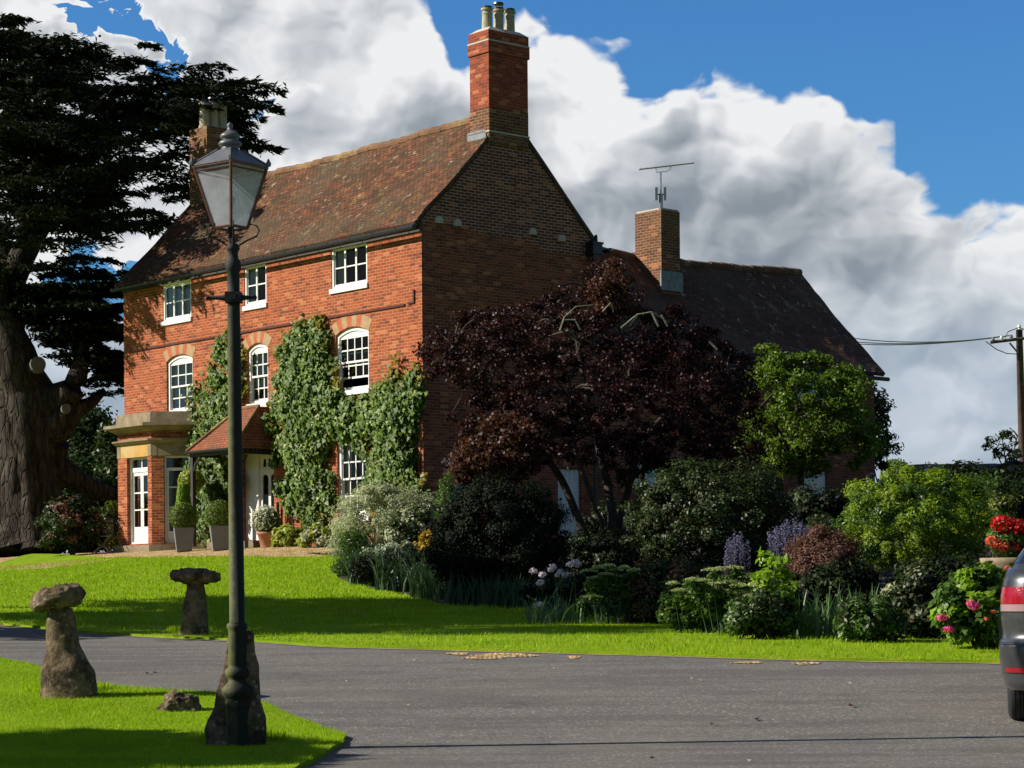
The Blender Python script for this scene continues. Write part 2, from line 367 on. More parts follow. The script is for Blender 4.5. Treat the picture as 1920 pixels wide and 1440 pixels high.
M['brick_chim'] = brick('brick_chimney', (.34, .065, .028), (.22, .042, .022), (.27, .13, .08), .010, (.28, .08, .04), .5)
M['brick_pale'] = brick('brick_lichened', (.19, .07, .035), (.10, .038, .022), (.27, .19, .11), .013, (.20, .13, .055), .55, white=(.26, .20, .12))
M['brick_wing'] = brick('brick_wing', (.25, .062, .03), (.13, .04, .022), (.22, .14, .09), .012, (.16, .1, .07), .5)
M['roof'] = tiles('clay_roof_tiles', [(.18, .078, .04), (.09, .045, .026), (.30, .10, .04), (.06, .045, .026)], (.24, .17, .04), .7)
M['roof_wing'] = tiles('clay_roof_tiles_dark', [(.13, .060, .034), (.085, .042, .026), (.17, .068, .034), (.06, .038, .024)], (.24, .21, .14), .7, rh=.12)
M['roof_porch'] = tiles('porch_roof_tiles', [(.36, .12, .06), (.26, .09, .045), (.42, .15, .075), (.22, .09, .05)], (.3, .2, .1), .2, rh=.11)
M['ridge'] = simple('ridge_tile', (.25, .125, .06), .9, var=.25, scale=2.5, dirt=(.34, .25, .09))
M['ridge_dark'] = simple('ridge_tile_dark', (.16, .07, .04), .9, var=.25, scale=2.5, dirt=(.2, .16, .1))
M['white'] = simple('white_paint', (.80, .79, .76), .45, var=.04, scale=9)
M['cream'] = simple('cream_paint', (.62, .58, .48), .5, var=.06)
M['blackpaint'] = simple('black_paint', (.018, .018, .02), .35, var=.1, scale=20)
M['timber'] = simple('dark_timber', (.03, .024, .02), .6, var=.2, scale=12)
M['lead'] = simple('lead_flashing', (.22, .24, .26), .5, .0, var=.2)
M['pot'] = simple('chimney_pot_clay', (.50, .44, .31), .85, var=.15, scale=5, dirt=(.25, .2, .13))
M['mortar'] = simple('lime_mortar', (.55, .5, .42), .9, var=.1)
M['sand'] = simple('weathered_sandstone', (.31, .245, .145), .9, var=.2, scale=4, bumpst=.4, dirt=(.14, .11, .07))
M['ochre'] = simple('ochre_sandstone', (.56, .32, .075), .85, var=.1, scale=3, bumpst=.2, dirt=(.5, .36, .16))
M['voussoir'] = simple('pale_voussoir', (.44, .29, .15), .9, var=.12, scale=9)
M['vred'] = simple('red_voussoir', (.50, .13, .05), .9, var=.15, scale=9)
M['curtain'] = simple('net_curtain', (.80, .80, .78), .9, var=.08, scale=3)
M['blind'] = simple('olive_blind', (.16, .14, .10), .9, var=.1)
M['room'] = simple('dim_room', (.05, .04, .035), .9)
M['terracotta'] = simple('terracotta', (.45, .20, .12), .85, var=.12, scale=8)
M['zinc'] = simple('grey_planter', (.20, .21, .22), .55, var=.08, scale=5)
M['bark'] = simple('bark_dark', (.075, .055, .045), .95, var=.3, scale=7, bumpst=1.)
def mk_cedarbark():
    m, t = newmat('cedar_bark'); p = objc(t); st = t.add('ShaderNodeVectorMath', {0: p, 1: (1, 1, .22)}, operation='MULTIPLY').outputs[0]
    n1 = t.noise(st, 5.5, 8, .75); n2 = t.noise(p, 1.2, 5, .6); v = t.add('ShaderNodeTexVoronoi', {'Vector': st, 'Scale': 6.}, feature='DISTANCE_TO_EDGE').outputs[0]
    c = t.mix(t.sstep(n1, .35, .65), (.09, .072, .058), (.026, .020, .017)); c = t.mix(t.m('MULTIPLY', t.sstep(n2, .5, .68), .5), c, (.15, .135, .11))
    finish(t, base=c, rough=.95, normal=bump(t, t.m('ADD', n1, t.m('MULTIPLY', t.sstep(v, .0, .12), .8)), 1., .12), spec=.1); return m
M['cedar_bark'] = mk_cedarbark()
M['bark_l'] = simple('bark_lichen', (.27, .27, .20), .95, var=.3, scale=7, bumpst=.8)
M['soil'] = simple('bed_soil', (.022, .015, .010), .95, var=.3, scale=9, bumpst=1.)
M['course'] = simple('dark_brick_course', (.10, .03, .02), .9, var=.2)  # plain dark red, darker than the wall brick
M['sawn'] = simple('sawn_grey_wood', (.16, .145, .125), .9, var=.15)
M['wood'] = simple('weathered_wood', (.30, .24, .17), .8, var=.2, scale=14)
M['polewood'] = simple('creosoted_pole', (.11, .07, .06), .85, var=.25, scale=6)
M['steel'] = simple('grey_metal', (.35, .36, .37), .4, .6, var=.1)
def glassmat(name, tint=(.8, .85, .88), refl=.03, dirt=0.):
    m, t = newmat(name); fr = t.add('ShaderNodeFresnel', {'IOR': 1.5}).outputs[0]
    gl = t.add('ShaderNodeBsdfGlossy', {'Color': (.9, .95, 1, 1), 'Roughness': .02}); tr = t.add('ShaderNodeBsdfTransparent', {0: col(tint)})
    f = t.m('ADD', t.m('MULTIPLY', fr, 1.), refl)
    mx_ = t.add('ShaderNodeMixShader', {0: f, 1: tr.outputs[0], 2: gl.outputs[0]}); o_ = mx_.outputs[0]
    if dirt:
        p = objc(t); tl = t.add('ShaderNodeBsdfTranslucent', {0: (.85, .9, 1, 1)}); df = t.add('ShaderNodeBsdfDiffuse', {0: (.7, .7, .7, 1)})
        ad = t.add('ShaderNodeMixShader', {0: .5, 1: tl.outputs[0], 2: df.outputs[0]})
        fz = t.m('ADD', t.m('MULTIPLY', t.sstep(t.noise(p, 7, 6, .7), .3, .75), .25), dirt)
        o_ = t.add('ShaderNodeMixShader', {0: fz, 1: o_, 2: ad.outputs[0]}).outputs[0]
    t.add('ShaderNodeOutputMaterial', {0: o_}); return m
M['glass'] = glassmat('window_glass'); M['lglass'] = glassmat('dusty_lantern_glass', (.95, .95, .97), .06, .26)
def mk_stone():
    m, t = newmat('mossy_staddle_stone'); p = objc(t); n1 = t.noise(p, 9, 8, .7); n2 = t.noise(p, 3, 6, .7); n3 = t.noise(p, 28, 5, .7)
    c = t.mix(t.sstep(n1, .35, .65), (.26, .19, .115), (.08, .058, .035)); c = t.mix(t.m('MULTIPLY', t.sstep(n2, .5, .64), .8), c, (.028, .021, .015))
    c = t.mix(t.m('MULTIPLY', t.sstep(n3, .58, .68), .6), c, (.32, .29, .21)); c = t.mix(t.m('MULTIPLY', t.sstep(t.noise(p, 5, 4), .55, .7), .5), c, (.12, .13, .03))
    vo = t.add('ShaderNodeTexVoronoi', {'Vector': p, 'Scale': 17.}).outputs[0]; c = t.mix(t.m('MULTIPLY', t.m('MULTIPLY', t.sstep(vo, .30, .22), t.sstep(t.noise(p, 4, 3), .45, .55)), .6), c, (.38, .36, .28))
    finish(t, base=c, rough=.95, normal=bump(t, t.m('ADD', n1, t.m('MULTIPLY', n3, .8)), 1., .035), spec=.15); return m
M['stone'] = mk_stone()
def mk_rustpost():
    m, t = newmat('mossy_black_iron'); p = objc(t); ge = t.add('ShaderNodeNewGeometry').outputs['Normal']
    nx = t.add('ShaderNodeSeparateXYZ', {0: ge}).outputs[0]
    n1 = t.noise(p, 14, 7, .7); f = t.m('MULTIPLY', t.sstep(t.m('ADD', t.m('MULTIPLY', nx, -1.), t.m('MULTIPLY', t.m('SUBTRACT', n1, .5), 1.4)), .0, .8), .9)
    c = t.mix(f, (.016, .02, .014), (.115, .12, .04))
    zz = t.add('ShaderNodeSeparateXYZ', {0: p}).outputs[2]
    c = t.mix(t.sstep(zz, 2.2, 3.6), c, (.022, .024, .022))
    finish(t, base=c, rough=.75, normal=bump(t, n1, .4, .006), spec=.3); return m
M['iron'] = mk_rustpost()
M['copper'] = simple('aged_copper_frame', (.17, .065, .04), .5, .3, var=.2, scale=20)
M['lroof'] = simple('lantern_roof_paint', (.15, .155, .165), .4, .1, var=.15, scale=14)
M['felt'] = simple('roofing_felt', (.045, .048, .055), .8, var=.2, scale=3)
M['tyre'] = simple('tyre_rubber', (.022, .022, .023), .8, var=.1, scale=30); M['blacktrim'] = simple('black_trim', (.012, .012, .013), .4)
def mk_bulb():
    m, t = newmat('frosted_bulb'); finish(t, base=(.85, .85, .85), rough=.2); return m
M['bulb'] = mk_bulb()
def mk_paint(name, c):
    m, t = newmat(name); p = objc(t); b_ = finish(t, base=t.mix(t.m('MULTIPLY', t.sstep(t.noise(p, 5, 5), .45, .7), .25), c, (.2, .19, .17)), rough=.32, metal=.55, coat=.8); t.set(b_, 'Coat Roughness', .06); return m
M['carpaint'] = mk_paint('grey_car_paint', (.06, .063, .068)); M['carpaint_l'] = mk_paint('grey_bumper_and_highlight', (.10, .103, .108))  # paler grey serves the lower bumper and the painted crease highlight
def mk_tail(name, c):
    m, t = newmat(name); v = t.add('ShaderNodeTexVoronoi', {'Vector': objc(t), 'Scale': 70.}).outputs[0]; b_ = finish(t, base=c, rough=.15, coat=1., normal=bump(t, v, .3, .004)); return m
M['tail_red'] = mk_tail('red_light_lens', (.30, .004, .010)); M['tail_clear'] = mk_tail('clear_light_lens', (.35, .22, .22)); M['carglass'] = mk_tail('dark_car_glass', (.01, .012, .014))
# ground materials
def mk_grass(name, k=1.):
    m, t = newmat(name); p = objc(t); n1 = t.noise(p, 1.1, 5, .6); n2 = t.noise(p, 24, 5, .7)
    c = t.mix(t.sstep(n1, .35, .68), (.27 * k, .41 * k, .006), (.19 * k, .32 * k, .006)); c = t.mix(t.m('MULTIPLY', t.sstep(n2, .4, .7), .5), c, (.12 * k, .22 * k, .005))
    c = t.mix(t.m('MULTIPLY', t.sstep(t.noise(p, 2.3, 6, .7), .5, .68), .6), c, (.36 * k, .40 * k, .03))
    finish(t, base=c, rough=.9, normal=bump(t, t.noise(p, 60, 3, .7), 1., .02), spec=.1); return m
M['grass'] = mk_grass('lawn_grass'); M['rough'] = mk_grass('rough_grass', .6)
def mk_asphalt():
    m, t = newmat('asphalt'); p = objc(t); f = t.noise(p, 70, 3, .8); v = t.add('ShaderNodeTexVoronoi', {'Vector': p, 'Scale': 55.}).outputs[1]
    vs_ = t.add('ShaderNodeSeparateColor', {0: v}).outputs[0]
    st = t.add('ShaderNodeVectorMath', {0: p, 1: (.35, 1.6, 1)}, operation='MULTIPLY').outputs[0]; big_ = t.noise(st, 1.4, 6, .6)
    c = t.mix(t.sstep(f, .3, .7), (.095, .09, .082), (.215, .204, .185)); c = t.mix(t.m('MULTIPLY', t.sstep(vs_, .82, .95), .6), c, (.40, .38, .33))
    c = t.mix(t.m('MULTIPLY', t.sstep(big_, .45, .58), .5), c, (.10, .097, .09)); c = t.mix(t.m('MULTIPLY', t.sstep(t.noise(p, .5, 4), .5, .7), .3), c, (.25, .225, .185))
    wv_ = t.add('ShaderNodeVectorMath', {0: p, 1: t.add('ShaderNodeVectorMath', {0: t.add('ShaderNodeTexNoise', {'Vector': p, 'Scale': 1.5, 'Detail': 4.}).outputs[1], 3: .7}, operation='SCALE').outputs[0]}, operation='ADD').outputs[0]
    ck = t.add('ShaderNodeTexVoronoi', {'Vector': wv_, 'Scale': .42}, feature='DISTANCE_TO_EDGE').outputs[0]
    c = t.mix(t.m('MULTIPLY', t.m('MULTIPLY', t.sstep(ck, .011, .003), t.sstep(t.noise(p, .6, 3), .5, .6)), .28), c, (.04, .038, .034))
    c = t.mix(t.m('MULTIPLY', t.sstep(t.noise(p, 2.6, 5, .6), .66, .74), .45), c, (.055, .05, .045))
    c = t.mix(t.m('MULTIPLY', t.sstep(t.noise(p, 9, 5, .7), .64, .70), .4), c, (.34, .31, .26))
    finish(t, base=c, rough=.95, normal=bump(t, f, .8, .008), spec=.12); return m
M['asphalt'] = mk_asphalt()
def mk_gravel():
    m, t = newmat('golden_gravel'); p = objc(t); vn = t.add('ShaderNodeTexVoronoi', {'Vector': p, 'Scale': 22.})
    v = t.add('ShaderNodeSeparateColor', {0: vn.outputs[1]}).outputs[0]
    c = t.ramp(v, [(0, (.17, .10, .045)), (.4, (.42, .27, .11)), (.8, (.62, .43, .20)), (1, (.80, .66, .42))]); c = t.mix(t.m('MULTIPLY', t.sstep(t.noise(p, 1.2, 5), .5, .7), .4), c, (.22, .16, .08))
    finish(t, base=c, rough=.9, normal=bump(t, vn.outputs[0], 1., .03), spec=.2); return m
M['gravel'] = mk_gravel()
# leaves
LM = lambda *a, **k: leafm(*a, **k)
M['cedar'] = LM('cedar_needles', (.016, .028, .012), (.007, .013, .007), .12, .7, spec=.1)
M['purple'] = LM('purple_leaves', (.052, .012, .014), (.012, .004, .006), .22, .5, c3=(.09, .035, .02), amt3=.07, spec=.25)
M['purple2'] = LM('bronze_leaves', (.13, .05, .03), (.05, .018, .014), .3, .5)
M['maple'] = LM('green_tree_leaves', (.17, .26, .02), (.06, .11, .014), .35, .45)
M['ivy'] = LM('climber_leaves', (.20, .29, .045), (.035, .085, .014), .25, .5, c3=(.36, .42, .14), amt3=.07, spec=.24)
M['ivy_tip'] = LM('climber_young_leaves', (.30, .28, .03), (.20, .15, .02), .4, .45)
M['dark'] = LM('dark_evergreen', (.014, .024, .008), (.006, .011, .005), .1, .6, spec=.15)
M['laurel'] = LM('viburnum_leaves', (.05, .085, .018), (.022, .04, .012), .2, .45, c3=(.12, .10, .04), amt3=.08, spec=.3)
M['lime'] = LM('lime_leaves', (.28, .38, .02), (.14, .24, .014), .4, .5)
M['silver'] = LM('silver_leaves', (.55, .58, .42), (.28, .33, .20), .35, .6, c3=(.62, .55, .42))
M['senecio'] = LM('white_woolly_leaves', (.5, .56, .42), (.3, .36, .24), .2, .7)
M['blade'] = LM('iris_blades', (.08, .14, .06), (.035, .07, .03), .25, .4)
M['blade_l'] = LM('sword_leaves', (.17, .28, .11), (.09, .17, .07), .3, .4)
M['green'] = LM('mid_green_leaves', (.11, .20, .03), (.045, .10, .018), .3, .4)
M['bright'] = LM('bright_leaves', (.30, .46, .03), (.17, .31, .02), .4, .4)
M['hosta'] = LM('yellow_green_leaves', (.48, .50, .10), (.26, .34, .06), .35, .5)
M['box'] = LM('box_leaves', (.15, .22, .02), (.07, .12, .012), .3, .5)
M['brownred'] = LM('brown_pink_leaves', (.22, .10, .07), (.10, .05, .04), .3, .6)
M['tree_far'] = LM('far_tree_leaves', (.05, .085, .025), (.022, .045, .015), .25, .6)
M['grassb'] = LM('grass_blades', (.37, .53, .008), (.20, .36, .006), .35, .6, c3=(.48, .50, .09), amt3=.1, spec=.15)
M['lilac'] = LM('lilac_petals', (.80, .62, .85), (.9, .78, .9), .3, .6)
M['blue'] = LM('blue_flower_spikes', (.26, .24, .46), (.13, .13, .25), .3, .7)
M['white_f'] = LM('white_petals', (.8, .78, .7), (.6, .62, .5), .3, .6)
M['pink'] = LM('pink_petals', (.80, .05, .25), (.9, .18, .40), .3, .5)
M['red'] = LM('red_petals', (.75, .012, .02), (.5, .01, .015), .3, .5)
M['coral'] = LM('coral_petals', (.85, .22, .13), (.8, .10, .06), .3, .5)
M['sedum'] = LM('sedum_heads', (.62, .66, .34), (.42, .50, .24), .2, .7)
M['orange'] = LM('orange_leaves', (.55, .26, .03), (.35, .33, .04), .3, .5)
# ------------------------------------------------------------------ terrain
def structure(o): o['kind'] = 'structure'; return o
def terrain_sheet(name, outline, zoff, step, mat, skirt=0., holes=(), wob=0.):
    ol = []
    n = len(outline)
    for i in range(n):
        a = Vector(outline[i][:2]).to_3d(); b = Vector(outline[(i + 1) % n][:2]).to_3d(); k = max(1, int((b - a).length / step))
        for j in range(k):
            q = a.lerp(b, j / k)
            if wob: q += Vector((mnoise.noise(q * 1.7) + .5 * mnoise.noise(q * 6), mnoise.noise(q * 1.7 + Vector((9, 3, 1))) + .5 * mnoise.noise(q * 6 + Vector((2, 2, 2))), 0)) * wob
            ol.append((q.x, q.y))
    A = np.array(ol); lo, hi = A.min(0), A.max(0)
    gx, gy = np.meshgrid(np.arange(lo[0], hi[0], step), np.arange(lo[1], hi[1], step)); gx, gy = gx.ravel(), gy.ravel()
    k = inside(ol, gx, gy) & (edist(ol, gx, gy) > step * .35); P = [Vector(p) for p in ol] + [Vector(p) for p in zip(gx[k], gy[k])]
    m = len(ol); vo, _, fo, *_r = delaunay_2d_cdt(P, [(i, (i + 1) % m) for i in range(m)], [], 0, 1e-5)
    V = np.array([(v.x, v.y) for v in vo]); Fc = np.array([f for f in fo if len(f) == 3]); cen = V[Fc].mean(1); Fc = Fc[inside(ol, cen[:, 0], cen[:, 1])]
    Z = h(V[:, 0], V[:, 1]) + zoff; V3 = np.column_stack([V, Z])
    if skirt:
        O = np.array(ol); zt = h(O[:, 0], O[:, 1]) + zoff; b0 = len(V3)
        V3 = np.vstack([V3, np.column_stack([O, zt]), np.column_stack([O, zt - skirt])]); i = np.arange(m); j = (i + 1) % m
        Fc = np.vstack([Fc, np.column_stack([b0 + i, b0 + j, b0 + m + j]), np.column_stack([b0 + i, b0 + m + j, b0 + m + i])])
    return structure(npmesh(name, V3, Fc, mat, None, 3, False)), ol
xs = np.unique(np.concatenate([np.linspace(-30, 30, 151), np.sign(np.linspace(-1, 1, 61)) * (30 + 2500 * np.abs(np.linspace(-1, 1, 61)) ** 3)]))
ys = np.unique(np.concatenate([np.linspace(-12, 80, 231), [-2500, -800, -300, -100, -40, -20], 80 + 3000 * np.linspace(0.02, 1, 30) ** 3]))
X, Yg = np.meshgrid(xs, ys); Zg = h(X, Yg) - .06; nx, ny = len(xs), len(ys)
idx = np.arange(nx * ny).reshape(ny, nx); Fg = np.stack([idx[:-1, :-1], idx[:-1, 1:], idx[1:, 1:], idx[1:, :-1]], -1).reshape(-1, 4)
structure(npmesh('ground', np.column_stack([X.ravel(), Yg.ravel(), Zg.ravel()]), Fg, M['rough'], None, 4, True))
G = lambda L: [tuple(g(x, y)[:2]) for x, y in L]
farE = [(-120, 1156), (0, 1172), (60, 1177), (100, 1182), (150, 1187), (300, 1196), (480, 1204), (600, 1213), (900, 1221), (1200, 1229), (1500, 1238), (1870, 1244), (2100, 1250)]
isl = [(-140, 1222), (0, 1239), (60, 1252), (100, 1263), (150, 1281), (200, 1291), (300, 1298), (400, 1303), (500, 1324), (560, 1352), (610, 1372), (648, 1384), (640, 1399), (600, 1422), (560, 1440), (520, 1475), (440, 1520), (-140, 1520)]
bedE = [(628, 1062), (632, 1085), (660, 1098), (760, 1118), (850, 1140), (960, 1146), (1100, 1150), (1200, 1166), (1400, 1182), (1500, 1187), (1620, 1196), (1740, 1203), (1880, 1210), (2150, 1222)]
wfar = G(farE); wisl = G(isl); wbed = G(bedE)
asp = [(-9, 5), (16, 5), (16, 22.5)] + [(x, y + .7) for x, y in wfar[::-1]] + [(-9, 25.5)]
structure(terrain_sheet('driveway', asp, 0., .5, M['asphalt'])[0])
gE = [(0, 1034), (60, 1040), (200, 1047), (330, 1047), (500, 1047), (640, 1046)]
gw = G(gE)
gend = Hs(-.5, .9, 0)
gravel_o = gw + [tuple(Hs(1.2, 2.6, 0)[:2]), tuple(gend[:2]), tuple(Hs(-.4, -.2, 0)[:2]), tuple(Hs(15.2, -.2, 0)[:2]), tuple(Hs(20, 2.8, 0)[:2])]
structure(terrain_sheet('gravel_path', gravel_o, -.01, .4, M['gravel'], .05)[0])
lawn_o = [(x, y) for x, y in wfar] + wbed[::-1] + [(x, y) for x, y in gw[::-1]] + [tuple(Vector(gw[0]) + Vector((-4, 3)))] + [(-16, 40)]
lawn, lo_ = terrain_sheet('lawn', lawn_o, .03, .45, M['grass'], .08, wob=.05)
isl_, io_ = terrain_sheet('lawn', wisl, .03, .25, M['grass'], .07, wob=.045)
bed_o = wbed + [(16, 26), (30, 45), (22, 62), tuple(Hs(.1, -17.5, 0)[:2]), tuple(Hs(-.1, .3, 0)[:2]), tuple(Hs(.8, 2.2, 0)[:2])]
terrain_sheet('flower_bed', bed_o, .0, .5, M['soil'], .05)
structure(terrain_sheet('gravel_track', G([(-60, 1078), (-60, 1066), (60, 1060), (130, 1055), (215, 1051), (170, 1060), (90, 1069)]), .045, .3, M['gravel'], .03, wob=.06)[0])
# sandy washed-out patches along the far edge of the drive
for k, (x, y, w_, h_) in enumerate([(945, 1229, 62, 4), (900, 1234, 40, 2.6), (1075, 1233, 14, 3), (1510, 1245, 26, 2.6), (860, 1226, 20, 3), (1400, 1243, 30, 2.)]):
    c = [(x + w_ * math.cos(t) * (1 + .25 * math.sin(3 * t + k)), y + h_ * math.sin(t)) for t in np.linspace(0, 2 * math.pi, 14)[:-1]]
    structure(terrain_sheet('sand_patch', G(c), .006, .3, M['gravel'], wob=.05)[0])

W2 = [(x + random.uniform(-.03, .03), y - .10 - .09 * max(0, mnoise.noise(Vector((x * .9, y, 3)))) - .03) for x, y in wfar]
structure(terrain_sheet('grit_edge', wfar + W2[::-1], .005, .25, M['sand'], wob=.03)[0])
W3 = [(x, y + .07) for x, y in wisl[:12]]
structure(terrain_sheet('grit_edge', wisl[:12] + W3[::-1], .005, .25, M['soil'], wob=.03)[0])
# ------------------------------------------------------------------ grass blades
def grass(name, label, poly, dens, ln, w, zoff, n_cap, ylim=None):
    A = np.array(poly); Xs = []; tot = 0
    lo, hi = A.min(0), A.max(0)
    n = int(dens * (hi[0] - lo[0]) * (hi[1] - lo[1])); n = min(n, n_cap * 3)
    x = rng.uniform(lo[0], hi[0], n); y = rng.uniform(lo[1], hi[1], n); k = inside(poly, x, y) & (np.abs(x / y) < .26) & (x / y > -.245)
    if ylim: k &= (y < ylim[1]) & (y > ylim[0])
    x, y = x[k], y[k]; n = len(x); z = h(x, y) + zoff - .008
    d_ = rng.uniform(0, 2 * math.pi, n); l = ln * rng.uniform(.4, 1.25, n) * (1 + .35 * np.sin(x * 3.1 + y * 2.3) * np.sin(y * 1.7)); ww = w * rng.uniform(.6, 1.3, n); le = rng.uniform(.1, .9, n); d2 = rng.uniform(0, 2 * math.pi, n)
    P = np.column_stack([x, y, z]); sd = np.column_stack([np.cos(d_), np.sin(d_), 0 * d_]) * ww[:, None] * .5
    tip = P + np.column_stack([np.cos(d2) * l * le, np.sin(d2) * l * le, l])
    V = np.stack([P - sd, P + sd, tip], 1).reshape(-1, 3); o = npmesh(name, V, np.arange(3 * n).reshape(n, 3), M['grassb'], None, 3)
    tag(o, label, 'grass', kind='stuff'); return o
grass('grass', 'short bright grass of the front verge around the lamp post', io_, 9500, .030, .006, .03, 160000)
grass('grass', 'short mown grass along the near edge of the main lawn', lo_, 2600, .05, .010, .03, 170000, (19, 29))
grass('grass', 'short mown grass on the far part of the main lawn', lo_, 1000, .055, .018, .03, 170000, (29, 56))

for (x_, y_, r_t, lb_) in ((127, 1300, .27, 'longer grass tufts round the foot of the near staddle stone'), (443, 1392, .28, 'longer grass tufts round the foot of the lamp post'), (362, 1186, .24, 'longer grass tufts round the foot of the lawn staddle stone')):
    p_ = g(x_, y_); n_ = 1100; an = rng.uniform(0, 6.28, n_); rr_ = r_t * rng.uniform(.75, 1.35, n_); X_ = p_.x + rr_ * np.cos(an); Y_ = p_.y + rr_ * .85 * np.sin(an); Z_ = h(X_, Y_) + .03
    P_t = np.column_stack([X_, Y_, Z_]); l_ = rng.uniform(.025, .075, n_); sd_ = rng.normal(size=(n_, 3)) * np.array([1, 1, 0]) * .004; tp_ = P_t + np.column_stack([rng.normal(0, .3, n_) * l_, rng.normal(0, .3, n_) * l_, l_])
    tag(npmesh('grass_tuft', np.stack([P_t - sd_, P_t + sd_, tp_], 1).reshape(-1, 3), np.arange(3 * n_).reshape(n_, 3), M['grassb'], None, 3), lb_, 'grass', kind='stuff')
# ------------------------------------------------------------------ house
class Plane:
    def __init__(s, O, U, Nn): s.O = O; s.U = U; s.N = Nn
    def pt(s, u, z, d=0.): return s.O + s.U * u + s.N * d + Vector((0, 0, z))
PF = Plane(C0, -dL, -dR)          # front: u = -a
PS = Plane(C0, dR, -dL)           # gable end: u = t
Zax = Vector((0, 0, 1))
def pbox(mb, pl, u0, u1, z0, z1, d0, d1): mb.obox(pl.O, pl.U, Zax, pl.N, (u0, z0, d0), (u1, z1, d1))
def wallmesh(mb, pl, outer, holes=(), depth=.22, d=0., uvo=0.):
    P = []; E_ = []
    for loop in [outer] + list(holes):
        b = len(P); P += [Vector(p) for p in loop]; n = len(loop); E_ += [(b + i, b + (i + 1) % n) for i in range(n)]
    vo, _, fo, *_r = delaunay_2d_cdt(P, E_, [], 0, 1e-6)
    for f in fo:
        c = sum((vo[i] for i in f), Vector((0, 0))) / len(f); cx, cy = np.array([c.x]), np.array([c.y])
        if not inside(outer, cx, cy)[0] or any(inside(hh, cx, cy)[0] for hh in holes): continue
        mb.quadv([pl.pt(vo[i].x, vo[i].y, d) for i in f], [(vo[i].x + uvo, vo[i].y) for i in f])
    for loop in holes:
        n = len(loop)
        for i in range(n):
            a, b = loop[i], loop[(i + 1) % n]
            mb.quadv([pl.pt(a[0], a[1], d), pl.pt(b[0], b[1], d), pl.pt(b[0], b[1], d - depth), pl.pt(a[0], a[1], d - depth)], [(a[0], a[1]), (b[0], b[1]), (b[0] + .2, b[1]), (a[0] + .2, a[1])])
def archloop(u0, u1, z0, z1, rise, n=8):
    L = [(u0, z0), (u1, z0), (u1, z1 - rise)]
    if rise:
        w = (u1 - u0) / 2; c = (u0 + u1) / 2; Rr = (w * w + rise * rise) / (2 * rise); zc = z1 - Rr; t = math.asin(w / Rr)
        L += [(c + Rr * math.sin(t * k), zc + Rr * math.cos(t * k)) for k in np.linspace(1, -1, n + 1)[1:-1]]
    L += [(u0, z1 - rise)]; return L
def ring(mb, pl, outer, w, d0, d1):
    """frame following a loop, w wide inward, between depths d0<d1"""
    n = len(outer); cx = sum(p[0] for p in outer) / n; cz = sum(p[1] for p in outer) / n
    inn = []
    for i in range(n):
        p0, p, p1 = [Vector(outer[k % n]) for k in (i - 1, i, i + 1)]
        e0 = (p - p0).normalized(); e1 = (p1 - p).normalized(); n0 = Vector((-e0.y, e0.x)); n1 = Vector((-e1.y, e1.x)); b = (n0 + n1).normalized(); q = p + b * (w / max(.3, b.dot(n0))); inn.append((q.x, q.y))
    for i in range(n):
        j = (i + 1) % n; a, b, c, e = outer[i], outer[j], inn[j], inn[i]
        mb.quadv([pl.pt(*a, d1), pl.pt(*b, d1), pl.pt(*c, d1), pl.pt(*e, d1)])
        mb.quadv([pl.pt(*e, d1), pl.pt(*c, d1), pl.pt(*c, d0), pl.pt(*e, d0)])
        mb.quadv([pl.pt(*a, d1), pl.pt(*b, d1), pl.pt(*b, d0), pl.pt(*a, d0)])
    return inn
house = empty('brick_house', Hs(6.8, 0, BASE))
tag(house, 'three storey red brick farmhouse with tiled roofs, chimneys and climber covered front', 'house')
def curtain(pl, u0, u1, z0, z1, d, parent, folds=9, mat='curtain'):
    mb = MB(); n = folds * 4
    for i in range(n):
        a, b = i / n, (i + 1) / n; f = lambda t: d + .035 * math.sin(t * folds * 2 * math.pi) + .01 * math.sin(t * 31)
        mb.quadv([pl.pt(u0 + (u1 - u0) * a, z0, f(a)), pl.pt(u0 + (u1 - u0) * b, z0, f(b)), pl.pt(u0 + (u1 - u0) * b, z1, f(b)), pl.pt(u0 + (u1 - u0) * a, z1, f(a))])
    mb.build('curtain', M[mat], parent, smooth=True)
